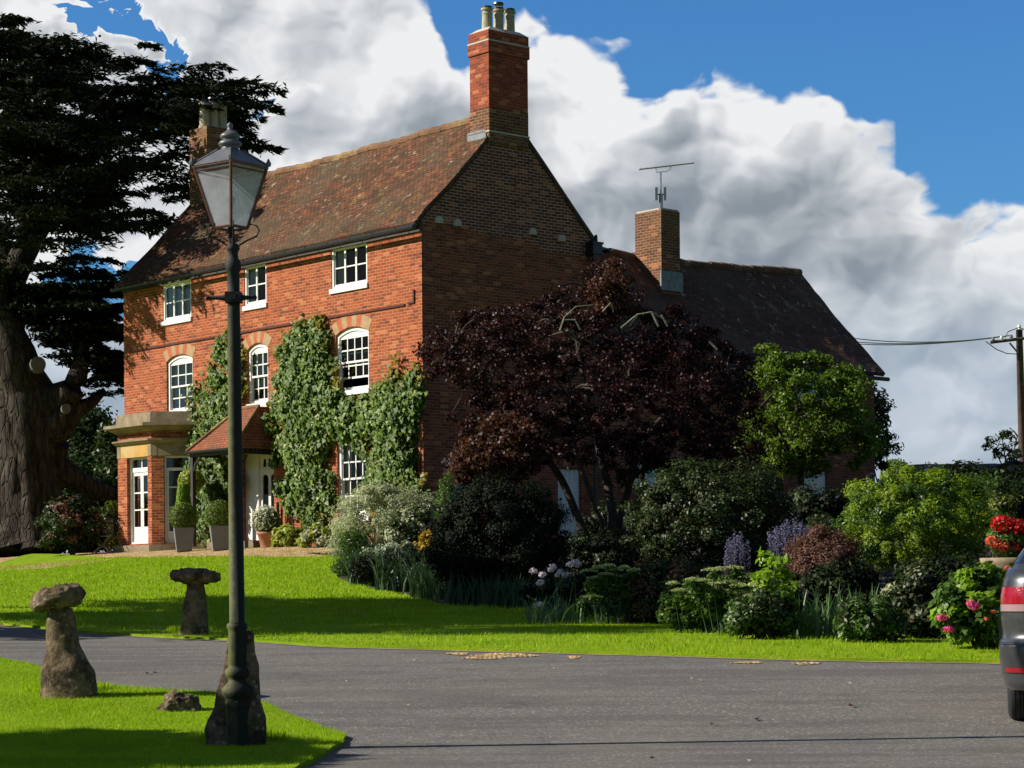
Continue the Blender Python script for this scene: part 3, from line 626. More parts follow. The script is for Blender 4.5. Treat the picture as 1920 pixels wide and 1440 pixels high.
def window(pl, u0, u1, z0, z1, cols, rows, rise=0., parent=house, depth=.13, fr=.07, bar=.034, sill=True, sash=False, gap=0., curt=None, head=False, name='window', off=0., blind=None):
    """window set in an opening; rows = list of relative row edges"""
    D = off
    mb = MB(); loop = archloop(u0 + .004, u1 - .004, z0 + .004, z1 - .004, rise)
    inn = ring(mb, PlaneShift(pl, 0), loop, fr, D - depth - .06, D - depth + .05)
    iu0, iu1, iz0, iz1 = u0 + fr, u1 - fr, z0 + fr, z1 - fr
    zs = iz1 - rise * .6 if rise else iz1
    if rise:      # solid white head filling the arch
        lp = archloop(iu0 - .002, iu1 + .002, zs - .05, iz1 + .003, rise * .75)
        wallmesh(mb, pl, lp, d=D - depth + .02); zs -= .05
    zm = iz0 + (zs - iz0) * .5
    def grid(a0, a1, b0, b1, c, r, dd):
        for e0, e1, e2, e3 in ((a0, a1, b0, b0 + .05), (a0, a1, b1 - .035, b1), (a0, a0 + .035, b0 + .05, b1 - .035), (a1 - .035, a1, b0 + .05, b1 - .035)): pbox(mb, pl, e0, e1, e2, e3, dd - .03, dd)
        for i in range(1, c):
            q = a0 + (a1 - a0) * i / c; pbox(mb, pl, q - bar / 2, q + bar / 2, b0 + .05, b1 - .035, dd - .02, dd - .003)
        for i in range(1, r):
            q = b0 + (b1 - b0) * i / r; pbox(mb, pl, a0 + .035, a1 - .035, q - bar / 2, q + bar / 2, dd - .018, dd - .005)
    if sash:
        grid(iu0, iu1, zm - .02, zs, cols, rows, D - depth + .02); grid(iu0, iu1, iz0 + gap, zm + .02 + gap, cols, rows, D - depth - .015)
    elif cols > 0:
        grid(iu0, iu1, iz0, zs, 1, 1, D - depth + .02)
        for i in range(cols):
            a, b = iu0 + (iu1 - iu0) * i / cols, iu0 + (iu1 - iu0) * (i + 1) / cols
            if i: pbox(mb, pl, a - .03, a + .03, iz0 + .052, zs - .037, D - depth - .02, D - depth + .024)
            for r in range(1, rows):
                q = iz0 + (zs - iz0) * r / rows; pbox(mb, pl, a + .032, b - .032, q - bar / 2, q + bar / 2, D - depth - .01, D - depth + .012)
    w = mb.build(name, M['white'], parent)
    gb = MB()
    if sash:
        gb.quadv([pl.pt(iu0, zm, D - depth + .005), pl.pt(iu1, zm, D - depth + .005), pl.pt(iu1, zs, D - depth + .005), pl.pt(iu0, zs, D - depth + .005)])
        gb.quadv([pl.pt(iu0, iz0 + gap, D - depth - .03), pl.pt(iu1, iz0 + gap, D - depth - .03), pl.pt(iu1, zm + gap, D - depth - .03), pl.pt(iu0, zm + gap, D - depth - .03)])
    elif cols > 0: gb.quadv([pl.pt(iu0, iz0, D - depth - .005), pl.pt(iu1, iz0, D - depth - .005), pl.pt(iu1, zs, D - depth - .005), pl.pt(iu0, zs, D - depth - .005)])
    if gb.v: gb.build('pane', M['glass'], w)
    if sill:
        sb = MB(); pbox(sb, pl, u0 - .04, u1 + .04, z0 - .11, z0 + .008, D - depth, D + .05); sb.build('sill', M['white'], w, bevel=.006)
    if head:
        sb = MB(); pbox(sb, pl, u0 - .06, u1 + .06, z1 - .006, z1 + .075, D - .05, D + .05); sb.build('lintel', M['white'], w, bevel=.006)
    if curt:
        for (f0, f1, g0, g1) in curt: curtain(pl, u0 + (u1 - u0) * f0, u0 + (u1 - u0) * f1, z0 + (z1 - z0) * g0, z0 + (z1 - z0) * g1, D - depth - .09, w, max(2, int(9 * (f1 - f0))))
    return w
def PlaneShift(pl, d): return Plane(pl.O + pl.N * d, pl.U, pl.N)
W = 5.57; L = 13.6; ZE = 10.01; ZR = 12.85
def fq(x0, x1, ytl, ytr, ybl, ybr, s=0.):
    a0, z1 = front(x0, ytl, s); a1, z2 = front(x1, ytr, s); _, z3 = front(x0, ybl, s); _, z4 = front(x1, ybr, s)
    return -a0, -a1, (z3 + z4) / 2, (z1 + z2) / 2
def arch(pl, u0, u1, z1, rise, n, mw=.0, hgt=.30):
    mb = MB(); w = (u1 - u0) / 2 + mw; c = (u0 + u1) / 2; Rr = (w * w + rise * rise) / (2 * rise); zc = z1 - Rr; t = math.asin(w / Rr)
    for i in range(n):
        k0, k1 = -1 + 2 * i / n, -1 + 2 * (i + 1) / n; mb.cur = i % 2 if i not in (0, n - 1) else 0
        a0, a1 = t * k0, t * k1
        ip = [(c + Rr * math.sin(a), zc + Rr * math.cos(a)) for a in (a0, a1)]; op = [(c + (Rr + hgt) * math.sin(a * 1.02), zc + (Rr + hgt) * math.cos(a)) for a in (a0, a1)]
        mb.quadv([pl.pt(*ip[0], .006), pl.pt(*ip[1], .006), pl.pt(*op[1], .006), pl.pt(*op[0], .006)])
        for q0, q1 in ((ip[0], ip[1]), (op[0], op[1])): mb.quadv([pl.pt(*q0, .006), pl.pt(*q1, .006), pl.pt(*q1, -.02), pl.pt(*q0, -.02)])
    mb.build('brick_arch', [M['voussoir'], M['vred']], house)
top = [fq(305, 358, 535, 524, 604, 595), fq(458, 499, 499, 491, 575, 569), fq(621, 688, 465, 452, 541, 534)]
mid = [fq(312, 361, 667, 662, 776, 770), fq(463, 502, 647, 640, 760, 754), fq(629, 691, 616, 610, 734, 730)]
low = [fq(632, 692, 815, 812, 972, 968)]
holes = [archloop(*t_, 0) for t_ in top] + [archloop(*t_, .16) for t_ in mid] + [archloop(*low[0], .16)]
ad0, zd1 = front(478, 846); ad1, _ = front(512, 843); door = (-ad0, -ad1 + .0, BASE + .12, zd1)
pa0, _ = front(463, 850); pa0, _ = front(452, 850); door = (-pa0, -ad1 + .03, BASE + .12, zd1)
holes.append(archloop(*door, 0))
ab = front(250, 1000, .95)[0]
bayc = ab + .35
holes.append(archloop(-bayc - .7, -bayc + .7, BASE + .1, BASE + 2.4, 0))
mb = MB(); wallmesh(mb, PF, [(-L, BASE - .3), (0, BASE - .3), (0, ZE), (-L, ZE)], holes, .25)
mb.build('front_wall', M['brick'], house)
# gable end wall (near), with window, door
gw0 = side(834, 868); gw1 = side(862, 960); gd0 = side(1046, 880); gd1 = side(1091, 1005)
ghole = [(gw0[0], gw0[1] - 1.25, gw1[0] + .35, gw0[1]), (gd0[0], BASE, gd1[0], side(1046, 878)[1])]
gh = [[(a, b), (c, b), (c, e), (a, e)] for a, b, c, e in ghole]
zsplit = 9.93
mb = MB(); wallmesh(mb, PS, [(0, BASE - .3), (W, BASE - .3), (W, zsplit - .35), (3.9, zsplit - .32), (3.2, zsplit - .1), (1.8, zsplit - .12), (1.3, zsplit + .02), (0, zsplit + .02)], gh, .25)
wallmesh(mb, Plane(Hs(L, 0, 0), -dR, dL), [(-W, BASE - .3), (0, BASE - .3), (0, ZE), (-W / 2, ZR - .1), (-W, ZE)])
wallmesh(mb, Plane(Hs(0, -W, 0), dL, dR), [(0, BASE - .3), (L, BASE - .3), (L, ZE), (0, ZE)])
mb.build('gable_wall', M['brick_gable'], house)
mb = MB(); wallmesh(mb, PS, [(0, zsplit + .02), (1.3, zsplit + .02), (1.8, zsplit - .12), (3.2, zsplit - .1), (3.9, zsplit - .32), (W, zsplit - .35), (W, ZE), (W / 2, ZR - .06), (0, ZE)])
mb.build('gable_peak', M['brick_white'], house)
for px_, py_ in ((822, 412), (857, 418), (998, 434), (1052, 447)):
    mb = MB(); u, z = side(px_, py_); mb.lathe(PS.pt(u, z - .09, .0), [(0, .12), (.1, .12), (.17, .07), (.19, 0)], 9); mb.build('mortar_patch', M['mortar'], house)
# inside floors, so that no light runs through the rooms
mb = MB()
for z in (BASE + 2.75, BASE + 5.3): pbox(mb, PF, -L + .05, -.05, z - .1, z, -W + .3, -.3)
for u in (-4.6, -9.6): pbox(mb, PF, u, u + .1, BASE, ZE - .1, -W + .3, -.3)
pbox(mb, PF, -L + .05, -.05, BASE - .2, ZE, -3.2, -3.1)
mb.build('inner_floors', M['room'], house)
for t_, c_, cu in zip(top, (3, 2, 3), ([(.05, .95, .05, .98)], [(.04, .3, .05, .98)], [(.04, .22, .05, .98)])):
    window(PF, *t_, c_, 2, head=True, fr=.06, curt=cu, depth=.07)
for t_, gp, cu in zip(mid, (0, 0, .22), ([(.05, .5, .02, .85), (.55, .97, .02, .85)], [(.04, .9, .3, .9)], None)):
    w_ = t_[1] - t_[0]; window(PF, *t_, 4 if gp else 3, 2, .16, sash=True, gap=gp, fr=.085, curt=cu, depth=.1)
    arch(PF, t_[0], t_[1], t_[3] + .015, .17, 8)
window(PF, *low[0], 4, 2, .16, sash=True, fr=.1, depth=.1, curt=[(.03, .25, .02, .9)])
# gable window and door
window(PS, ghole[0][0], ghole[0][2], ghole[0][1], ghole[0][3], 2, 2, head=True)
def plank_door(pl, u0, u1, z0, z1, name, parent, n=5, d=-.08, mat='white', lab=None):
    mb = MB(); w = (u1 - u0 - .02) / n
    for i in range(n): pbox(mb, pl, u0 + .01 + w * i + .004, u0 + .01 + w * (i + 1) - .004, z0 + .02, z1 - .01, d - .04, d)
    pbox(mb, pl, u0, u1, z0 + .01, z1, d - .07, d - .042)
    o = mb.build(name, M[mat], parent, bevel=.004)
    hb = MB(); hb.lathe(pl.pt(u0 + .12, z0 + 1.02, d + .05), [(0, .01), (.01, .03), (.05, .035), (.07, .02)], 10); hb.build('handle', M['blackpaint'], o)
    return o
plank_door(PS, ghole[1][0], ghole[1][2], ghole[1][1], ghole[1][3], 'side_door', house, 5)
# string course: thin projecting brick line below the top windows
mb = MB(); s1 = front(245, 657); s2 = front(760, 573); s3 = front(778, 548); zS = (s1[1] + s2[1]) / 2
pbox(mb, PF, -s1[0], -s2[0], zS - .03, zS + .02, -.01, .035); pbox(mb, PF, -s2[0] + .12, -s3[0], zS + .0, zS + .05, -.01, .035); pbox(mb, PF, -s3[0] - .05, -s3[0], zS + .052, zS + .32, -.01, .035)
mb.build('string_course', M['course'], house)
# roofs
def roofslab(mb, e0, e1, r0, r1, nx=40, ny=14, th=.12, amp=.03, sag=0., ridge_sag=0.):
    up = (e1 - e0).cross(r0 - e0).normalized()
    if up.z < 0: up = -up
    Lx = (e1 - e0).length; Ly = (r0 - e0).length; gridp = []
    for j in range(ny + 1):
        row = []
        for i in range(nx + 1):
            a, b = i / nx, j / ny; p = e0.lerp(e1, a).lerp(r0.lerp(r1, a), b)
            q = p + up * (amp * mnoise.noise(p * .9) + amp * .4 * mnoise.noise(p * 3) - sag * math.sin(math.pi * b) * .5)
            q.z -= ridge_sag * math.sin(math.pi * a) * b; row.append(q)
        gridp.append(row)
    for j in range(ny):
        for i in range(nx):
            P4 = [gridp[j][i], gridp[j][i + 1], gridp[j + 1][i + 1], gridp[j + 1][i]]; uv = [(Lx * (i + k) / nx, Ly * (j + l) / ny) for k, l in ((0, 0), (1, 0), (1, 1), (0, 1))]
            mb.quadv(P4, uv)
            mb.quadv([p - up * th for p in P4], uv)
    def edge(line, uvv):
        for k in range(len(line) - 1): mb.quadv([line[k], line[k + 1], line[k + 1] - up * th, line[k] - up * th], [(k * .2, uvv), (k * .2 + .2, uvv), (k * .2 + .2, uvv + .1), (k * .2, uvv + .1)])
    edge(gridp[0], 0); edge(gridp[-1], 0); edge([r[0] for r in gridp], 0); edge([r[-1] for r in gridp], 0)
    return gridp[-1]
sl_ = (ZR - ZE) / (W / 2); eo = .25
mb = MB()
e0, e1 = Hs(L + .12, eo, ZE - eo * sl_ + .14), Hs(-.03, eo, ZE - eo * sl_ + .14); r0, r1 = Hs(L + .12, -W / 2, ZR + .14), Hs(-.03, -W / 2, ZR + .14)
rl = roofslab(mb, e0, e1, r0, r1, 60, 18, sag=.08, ridge_sag=.10, amp=.05)
e2, e3 = Hs(L + .12, -W - eo, ZE - eo * sl_ + .14), Hs(-.03, -W - eo, ZE - eo * sl_ + .14)
roofslab(mb, e2, e3, r0, r1, 60, 8, sag=.05, ridge_sag=.10)
roof = mb.build('roof', M['roof'], house)
def ridgetiles(line, name, mat, parent, r=.13, step=.42):
    mb = MB(); tot = 0; L_ = [Vector(p) for p in line]; ln = sum((L_[i + 1] - L_[i]).length for i in range(len(L_) - 1)); n = int(ln / step)
    for i in range(n):
        a, b = i / n, (i + .96) / n; f = lambda t: L_[min(int(t * (len(L_) - 1)), len(L_) - 2)].lerp(L_[min(int(t * (len(L_) - 1)), len(L_) - 2) + 1], t * (len(L_) - 1) % 1 if t < 1 else 1)
        dz = Vector((0, 0, random.uniform(-.012, .012) - .03)); mb.tube([f(a) + dz, f(b) + dz * 1.5], [r, r * .96], 10)
    return mb.build(name, M[mat], parent, smooth=False)
ridgetiles(rl, 'ridge_tiles', 'ridge', roof)
# bargeboard mortar on the verge
mb = MB()
for sgn in (0, 1):
    a = Hs(-.005, eo if sgn else -W - eo, ZE - eo * sl_ + .03); b = Hs(-.005, -W / 2, ZR + .03); mb.tube([a, b], .035, 5)
mb.build('verge_strip', M['timber'], house)
# gutters, brackets, downpipe
def gutter(p0, p1, name='gutter', brk=.95, parent=house, outv=-dR):
    mb = MB(); mb.tube([p0, p1], .06, 8); dv = (p1 - p0); n = int(dv.length / brk)
    for i in range(n + 1):
        q = p0 + dv * ((i + .3) / (n + 1)); mb.tube([q - outv * .14 + Vector((0, 0, .09)), q + outv * .066 + Vector((0, 0, .03)), q + Vector((0, 0, -.07))], .012, 5)
    return mb.build(name, M['blackpaint'], parent)
gutter(Hs(L + .1, eo + .07, ZE - eo * sl_ - .0), Hs(-.12, eo + .07, ZE - eo * sl_ - .0)); gutter(Hs(L + .1, -W - eo - .07, ZE - eo * sl_ + .02), Hs(-.3, -W - eo - .07, ZE - eo * sl_ + .02))
mb = MB(); pbox(mb, PF, -L, .0, ZE - .32, ZE - .12, .004, .06); mb.build('eaves_board', M['timber'], house)
mb = MB(); uD, zD = side(1108, 470); uD = W - .1
pbox(mb, PS, uD - .16, uD + .16, zD - .1, zD + .14, .03, .28); pbox(mb, PS, uD - .11, uD + .11, zD - .3, zD - .1, .05, .24)
mb.tube([PS.pt(uD, zD + .1, .15), PS.pt(uD + .05, zD + .35, .15), PS.pt(uD + .1, ZE - .2, .12)], .05, 8); mb.tube([PS.pt(uD, zD - .2, .12), PS.pt(uD, BASE + .1, .12)], .045, 8)
for z in (zD + .14, zD - .12): pbox(mb, PS, uD - .19, uD + .19, z, z + .05, .01, .30)
for z in (8.6, 7.0, 5.2, 3.4): mb.tube([PS.pt(uD, z, .12), PS.pt(uD, z + .08, .12)], .062, 8)
mb.build('downpipe', M['blackpaint'], house)
# chimneys
def chimney(pl, u0, u1, d0, d1, zb, zt, mats, parent, zmat=None, cap=True, pots=3, name='chimney', along='u', flash=True, potr=.13, poth=.62):
    """pl frame; box u0..u1, d0..d1"""
    def wallring(z0, z1, e, nm, mat, par, m=None):
        mb = MB()
        for (ua, da, ub, db) in ((u0 - e, d1 + e, u1 + e, d1 + e), (u1 + e, d1 + e, u1 + e, d0 - e), (u1 + e, d0 - e, u0 - e, d0 - e), (u0 - e, d0 - e, u0 - e, d1 + e)):
            ln = math.hypot(ub - ua, db - da); mb.quadv([pl.pt(ua, z0, da), pl.pt(ub, z0, db), pl.pt(ub, z1, db), pl.pt(ua, z1, da)], [(0, z0), (ln, z0), (ln, z1), (0, z1)])
        for z in (z0, z1): mb.quadv([pl.pt(u0 - e, z, d0 - e), pl.pt(u1 + e, z, d0 - e), pl.pt(u1 + e, z, d1 + e), pl.pt(u0 - e, z, d1 + e)], [(0, 0), (.05, 0), (.05, .05), (0, .05)])
        return mb.build(nm, mat, par)
    main = wallring(zb if not zmat else zmat, zt - (.55 if cap else 0), 0, name, mats[0], parent)
    if zmat: wallring(zb, zmat, .004, 'chimney_base', mats[1], main)
    if zmat: 
        mb = MB(); pbox(mb, pl, u0 - .03, u1 + .03, zmat - .62, zmat - .58, d0 - .03, d1 + .03); mb.build('mortar_line', M['mortar'], main)
    if cap:
        wallring(zt - .55, zt - .25, .035, 'corbel', mats[0], main)
        wallring(zt - .25, zt, .02, 'chimney_cap', mats[0], main)
        mb = MB(); pbox(mb, pl, u0 - .04, u1 + .04, zt - .27, zt - .235, d0 - .04, d1 + .04); mb.build('mortar_line', M['mortar'], main)
        mb = MB(); b0 = [(u0 - .02, d0 - .02), (u1 + .02, d0 - .02), (u1 + .02, d1 + .02), (u0 - .02, d1 + .02)]; b1 = [(u0 + .15, d0 + .12), (u1 - .15, d0 + .12), (u1 - .15, d1 - .12), (u0 + .15, d1 - .12)]
        for i in range(4):
            j = (i + 1) % 4; mb.quadv([pl.pt(b0[i][0], zt, b0[i][1]), pl.pt(b0[j][0], zt, b0[j][1]), pl.pt(b1[j][0], zt + .12, b1[j][1]), pl.pt(b1[i][0], zt + .12, b1[i][1])])
        mb.quadv([pl.pt(p[0], zt + .12, p[1]) for p in b1]); mb.build('flaunching', M['mortar'], main)
    for i in range(pots):
        f = (i + .5) / pots; mb = MB()
        if along == 'u': o = pl.pt(u0 + .08 + (u1 - u0 - .16) * f, zt + .03, (d0 + d1) / 2)
        else: o = pl.pt((u0 + u1) / 2, zt + .03, d0 + .06 + (d1 - d0 - .12) * f)
        hh = poth * (1 + .05 * ((i * 7) % 3 - 1))
        mb.lathe(o, [(0, potr * 1.15), (.06, potr * 1.12), (.1, potr), (hh * .72, potr * .93), (hh * .76, potr * 1.02), (hh * .80, potr * .94), (hh * .9, potr * .94), (hh * .92, potr * 1.16), (hh, potr * 1.16), (hh, potr * .8), (hh - .3, potr * .78)], 16)
        pt_ = mb.build('chimney_pot', M['pot'], main, smooth=False)
        mb = MB(); mb.lathe(o, [(hh + .002, potr * 1.0), (hh + .05, potr * 1.0), (hh + .055, potr * .7)], 12)
        if i != 1: mb.build('cowl', M['timber'], pt_)
        else:
            for k in range(5): an = k * 1.257; q = o + Vector((math.cos(an) * potr * .8, math.sin(an) * potr * .8, hh)); mb.tube([q, q + Vector((0, 0, .13))], .012, 4)
            mb.lathe(o, [(hh + .13, potr * 1.05), (hh + .17, potr * 1.0), (hh + .19, .02)], 12); mb.build('cowl', M['blackpaint'], pt_)
    return main
cu0, _ = side(914, 200); cu1, _ = side(987, 200)
cz_t = side(914, 56)[1]; cz_m = side(914, 200)[1]; zcb = side(914, 256)[1]
# depth of the stack back from the gable, seen on its sunlit face
dd = 1.0
ch = chimney(PS, cu0, cu1, -.66, .06, ZR - .78, cz_t, (M['brick_chim'], M['brick_pale']), house, zmat=cz_m)
mb = MB(); pbox(mb, PS, cu0 - .03, cu0 + .02, ZR - .78, ZR - .45, -.74, -.04); mb.build('flashing', M['lead'], ch)
fz = PF.pt(-L, 0)
chimney(Plane(Hs(L, 0, 0), dR, -dL), W / 2 - .56, W / 2 + .50, 0.02, .95, ZR - 1.2, 14.6, (M['brick_pale'], M['brick_pale']), house, zmat=None, cap=False, along='u', potr=.15, poth=.75)
# ------------------------------------------------------------------ wing
WX = 16.65; WT0 = W + .02; wa = .08; WH = 2.96; WE = side(1641, 690, wa)[1] + .0; WRZ = WE + 3.02
PW = Plane(Hs(wa, 0, 0), dR, -dL)
wd0 = side(1508, 880, wa); wd1 = side(1552, 917, wa); wl0 = side(1190, 868, wa); wl1 = side(1243, 905, wa)
wholes = [[(wd0[0], BASE + .3), (wd1[0], BASE + .3), (wd1[0], wd0[1]), (wd0[0], wd0[1])], [(wl0[0], wl1[1]), (wl1[0], wl1[1]), (wl1[0], wl0[1]), (wl0[0], wl0[1])]]
wu0 = side(1490, 690, wa)[0]; wu1 = side(1540, 690, wa)[0]; wholes.append([(wu0, WE - .95), (wu1, WE - .95), (wu1, WE - .12), (wu0, WE - .12)])
mb = MB(); wallmesh(mb, PW, [(WT0, BASE - .3), (WX, BASE - .3), (WX, WE), (WT0, WE)], wholes, .22)
wallmesh(mb, Plane(Hs(wa, -WX, 0), dL, dR), [(0, BASE - .3), (2 * WH, BASE - .3), (2 * WH, WE), (WH, WRZ - .08), (0, WE)])
wallmesh(mb, Plane(Hs(wa + 2 * WH, 0, 0), dR, dL), [(WT0, BASE - .3), (WX, BASE - .3), (WX, WE), (WT0, WE)])
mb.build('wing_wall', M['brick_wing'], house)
# white patch of painted bricks at the wing corner
mb = MB()
for i in range(9):
    for j in range(2):
        u, z = WX - .42 + .21 * j, BASE + .75 + i * .15 + .07 * j; pbox(mb, PW, u, u + .17, z, z + .06, .0, .006)
mb.build('painted_bricks', M['mortar'], house)
mb = MB(); s_ = (WRZ - WE) / WH
rw = roofslab(mb, Hs(wa - .28, -WT0 - .0, WE - .28 * s_ + .12), Hs(wa - .28, -WX - .18, WE - .28 * s_ + .12), Hs(wa + WH, -WT0, WRZ + .12), Hs(wa + WH, -WX - .18, WRZ + .12), 50, 16, sag=.1, ridge_sag=.2, amp=.05)
roofslab(mb, Hs(wa + 2 * WH + .28, -WT0 - .0, WE - .28 * s_ + .12), Hs(wa + 2 * WH + .28, -WX - .18, WE - .28 * s_ + .12), Hs(wa + WH, -WT0, WRZ + .12), Hs(wa + WH, -WX - .18, WRZ + .12), 50, 6, sag=.1, ridge_sag=.2, amp=.04)
wroof = mb.build('wing_roof', M['roof_wing'], house); ridgetiles(rw, 'ridge_tiles', 'ridge_dark', wroof)
gutter(Hs(wa - .36, -WT0, WE - .36 * s_ + .02), Hs(wa - .36, -WX - .2, WE - .36 * s_ + .02), outv=-dL)
window(PW, wu0, wu1, WE - .95, WE - .12, 2, 1)
window(PW, wl0[0], wl1[0], wl1[1], wl0[1], 2, 1, head=True)
plank_door(PW, wd0[0], wd1[0], BASE + .3, wd0[1], 'wing_door', house, 2)
# wing chimney: near corner in the photograph at x 1240
def side2(px, py, a):
    return side(px, py, a)
ca = wa + WH * .62
cu, _ = side2(1240, 470, ca); cue, _ = side2(1275, 470, ca)
ctop = side2(1240, 392, ca)[1]
wch = chimney(PS, cu, cue, -(ca + 1.02), -ca, WRZ - 1.3, ctop, (M['brick_pale'], M['brick_pale']), house, cap=False, pots=0, name='wing_chimney')
mb = MB(); pbox(mb, PS, cu - .06, cue + .06, WRZ - 1.15, WRZ - .62, -ca - .0, -ca + .05); mb.build('flashing', M['lead'], wch)
mb = MB(); pbox(mb, PS, cu + .02, cue - .02, ctop, ctop + .05, -ca - .98, -ca - .04); mb.build('flaunching', M['mortar'], wch)
# aerial on the wing chimney
ao = PS.pt(cu + .05, ctop + .05, -ca - .05)
aer = empty('television_aerial', ao); tag(aer, 'grey rooftop aerial with long toothed boom above the small wing chimney', 'aerial')
zz = lambda py: Pt(1245, py, ao.y).z
k_ = ao.y / F
mb = MB(); mb.tube([ao, ao + Vector((0, 0, zz(322) - ao.z))], .022, 6); mb.build('mast', M['steel'], aer)
mb = MB(); zb_ = zz(314); p0 = ao + Vector((-40 * k_, .1, zb_ - ao.z - 2 * k_)); p1 = ao + Vector((62 * k_, -.15, zb_ - ao.z + 6 * k_)); mb.tube([p0, p1], .018, 6)
for i in range(24):
    q = p0.lerp(p1, (i + .5) / 24); hl = .09 + .004 * (24 - i); mb.tube([q + Vector((.0, -hl, 0)), q + Vector((0, hl, 0))], .007, 4); mb.tube([q, q + Vector((0, 0, .035))], .01, 4)
mb.build('boom', M['steel'], aer)
mb = MB(); top_ = ao + Vector((0, 0, zz(322) - ao.z)); mb.tube([p0.lerp(p1, .30), p0.lerp(p1, .30) + Vector((.02, 0, -.08)), top_ + Vector((-.12, 0, -.01)), top_ + Vector((.15, 0, 0)), p0.lerp(p1, .57) + Vector((0, 0, -.09)), p0.lerp(p1, .58)], .012, 5)
mb.build('cradle', M['steel'], aer)
mb = MB(); mb.tube([ao + Vector((0, 0, -.1)), ao + Vector((0, 0, .38))], .055, 8)
for sx_ in (-.125, .11):
    mb.box((ao.x + sx_ - .035, ao.y - .06, ao.z + .2), (ao.x + sx_ + .035, ao.y + .06, ao.z + .55)); mb.tube([ao + Vector((0, 0, .36)), ao + Vector((sx_, 0, .36))], .02, 6)
mb.build('antenna_panel', M['steel'], aer)
# ------------------------------------------------------------------ bay window (part of the house)
aL = front(222, 1000, .95)[0]; aR = front(285, 1000, .95)[0]; SB = .95
def bz(py): return front(250, py, SB)[1]
bp = [(aL + SB, 0.), (aL, SB), (aR, SB), (aR - SB, 0.)]      # plan: (a, s), 45 degree cants
def bayplane(i, e=0.):
    """plane of the i-th face, set out by e"""
    p, q = Vector(bp[i]), Vector(bp[i + 1]); P0, P1 = Hs(p.x, p.y, 0), Hs(q.x, q.y, 0); U = (P1 - P0).normalized(); Nn = U.cross(Zax)
    if Nn.dot(-dR) < -.01: Nn = -Nn
    return Plane(P0 + Nn * e, U, Nn), (P1 - P0).length
def bayprism(z0, z1, e, name, mat, parent, cap=True, e2=None):
    mb = MB(); e2 = e if e2 is None else e2
    def off_(e):
        k = e * math.tan(R(22.5)); return [(aL + SB + e * 1.414, 0.), (aL + k, SB + e), (aR - k, SB + e), (aR - SB - e * 1.414, 0.)]
    A, B = off_(e), off_(e2)
    for i in range(3):
        ln = math.hypot(A[i][0] - A[i + 1][0], A[i][1] - A[i + 1][1]); mb.quadv([Hs(*A[i], z0), Hs(*A[i + 1], z0), Hs(*B[i + 1], z1), Hs(*B[i], z1)], [(0, z0), (ln, z0), (ln, z1), (0, z1)])
    if cap:
        mb.quadv([Hs(*p, z0) for p in A]); mb.quadv([Hs(*p, z1) for p in B])
    return mb.build(name, mat, parent)
zdoor = bz(858)
mb = MB(); bops = []
for i in range(3):
    pl, ln = bayplane(i)
    o0, o1 = (.33, ln - .27) if i != 1 else (.48, ln - .2)
    bops.append((pl, o0, o1)); wallmesh(mb, pl, [(0, BASE - .1), (ln, BASE - .1), (ln, bz(812)), (0, bz(812))], [[(o0, BASE + .14), (o1, BASE + .14), (o1, zdoor), (o0, zdoor)]], .2)
bay = mb.build('bay_wall', M['brick'], house)
bayprism(bz(858) + .0, bz(834), .012, 'stone_band', M['ochre'], bay, cap=False)
for i in range(3):
    pl, ln = bayplane(i, .014)
    for u in (0.0, ln - .16): mbv = MB(); pbox(mbv, pl, u, u + .16, bz(857.5), bz(834.5), -.01, .008); mbv.build('stone_panel', M['sand'], bay)
    mbv = MB()
    if i == 2: pbox(mbv, pl, .161, ln - .161, bz(857.5), bz(834.5), -.01, .004)
    if i == 2: mbv.build('stone_panel', M['sand'], bay)
bayprism(bz(834), bz(829), .06, 'stone_moulding', M['sand'], bay, e2=.15)
bayprism(bz(829) + .003, bz(826), .15, 'stone_moulding', M['sand'], bay)
bayprism(bz(812), bz(803), .05, 'cornice', M['sand'], bay, e2=.30)
bayprism(bz(803) + .003, bz(797), .36, 'cornice', M['sand'], bay)
bayprism(bz(797) + .003, bz(776), .05, 'parapet', M['sand'], bay, e2=.03)
bayprism(BASE - .2, BASE + .1, .14, 'plinth', M['sand'], bay)
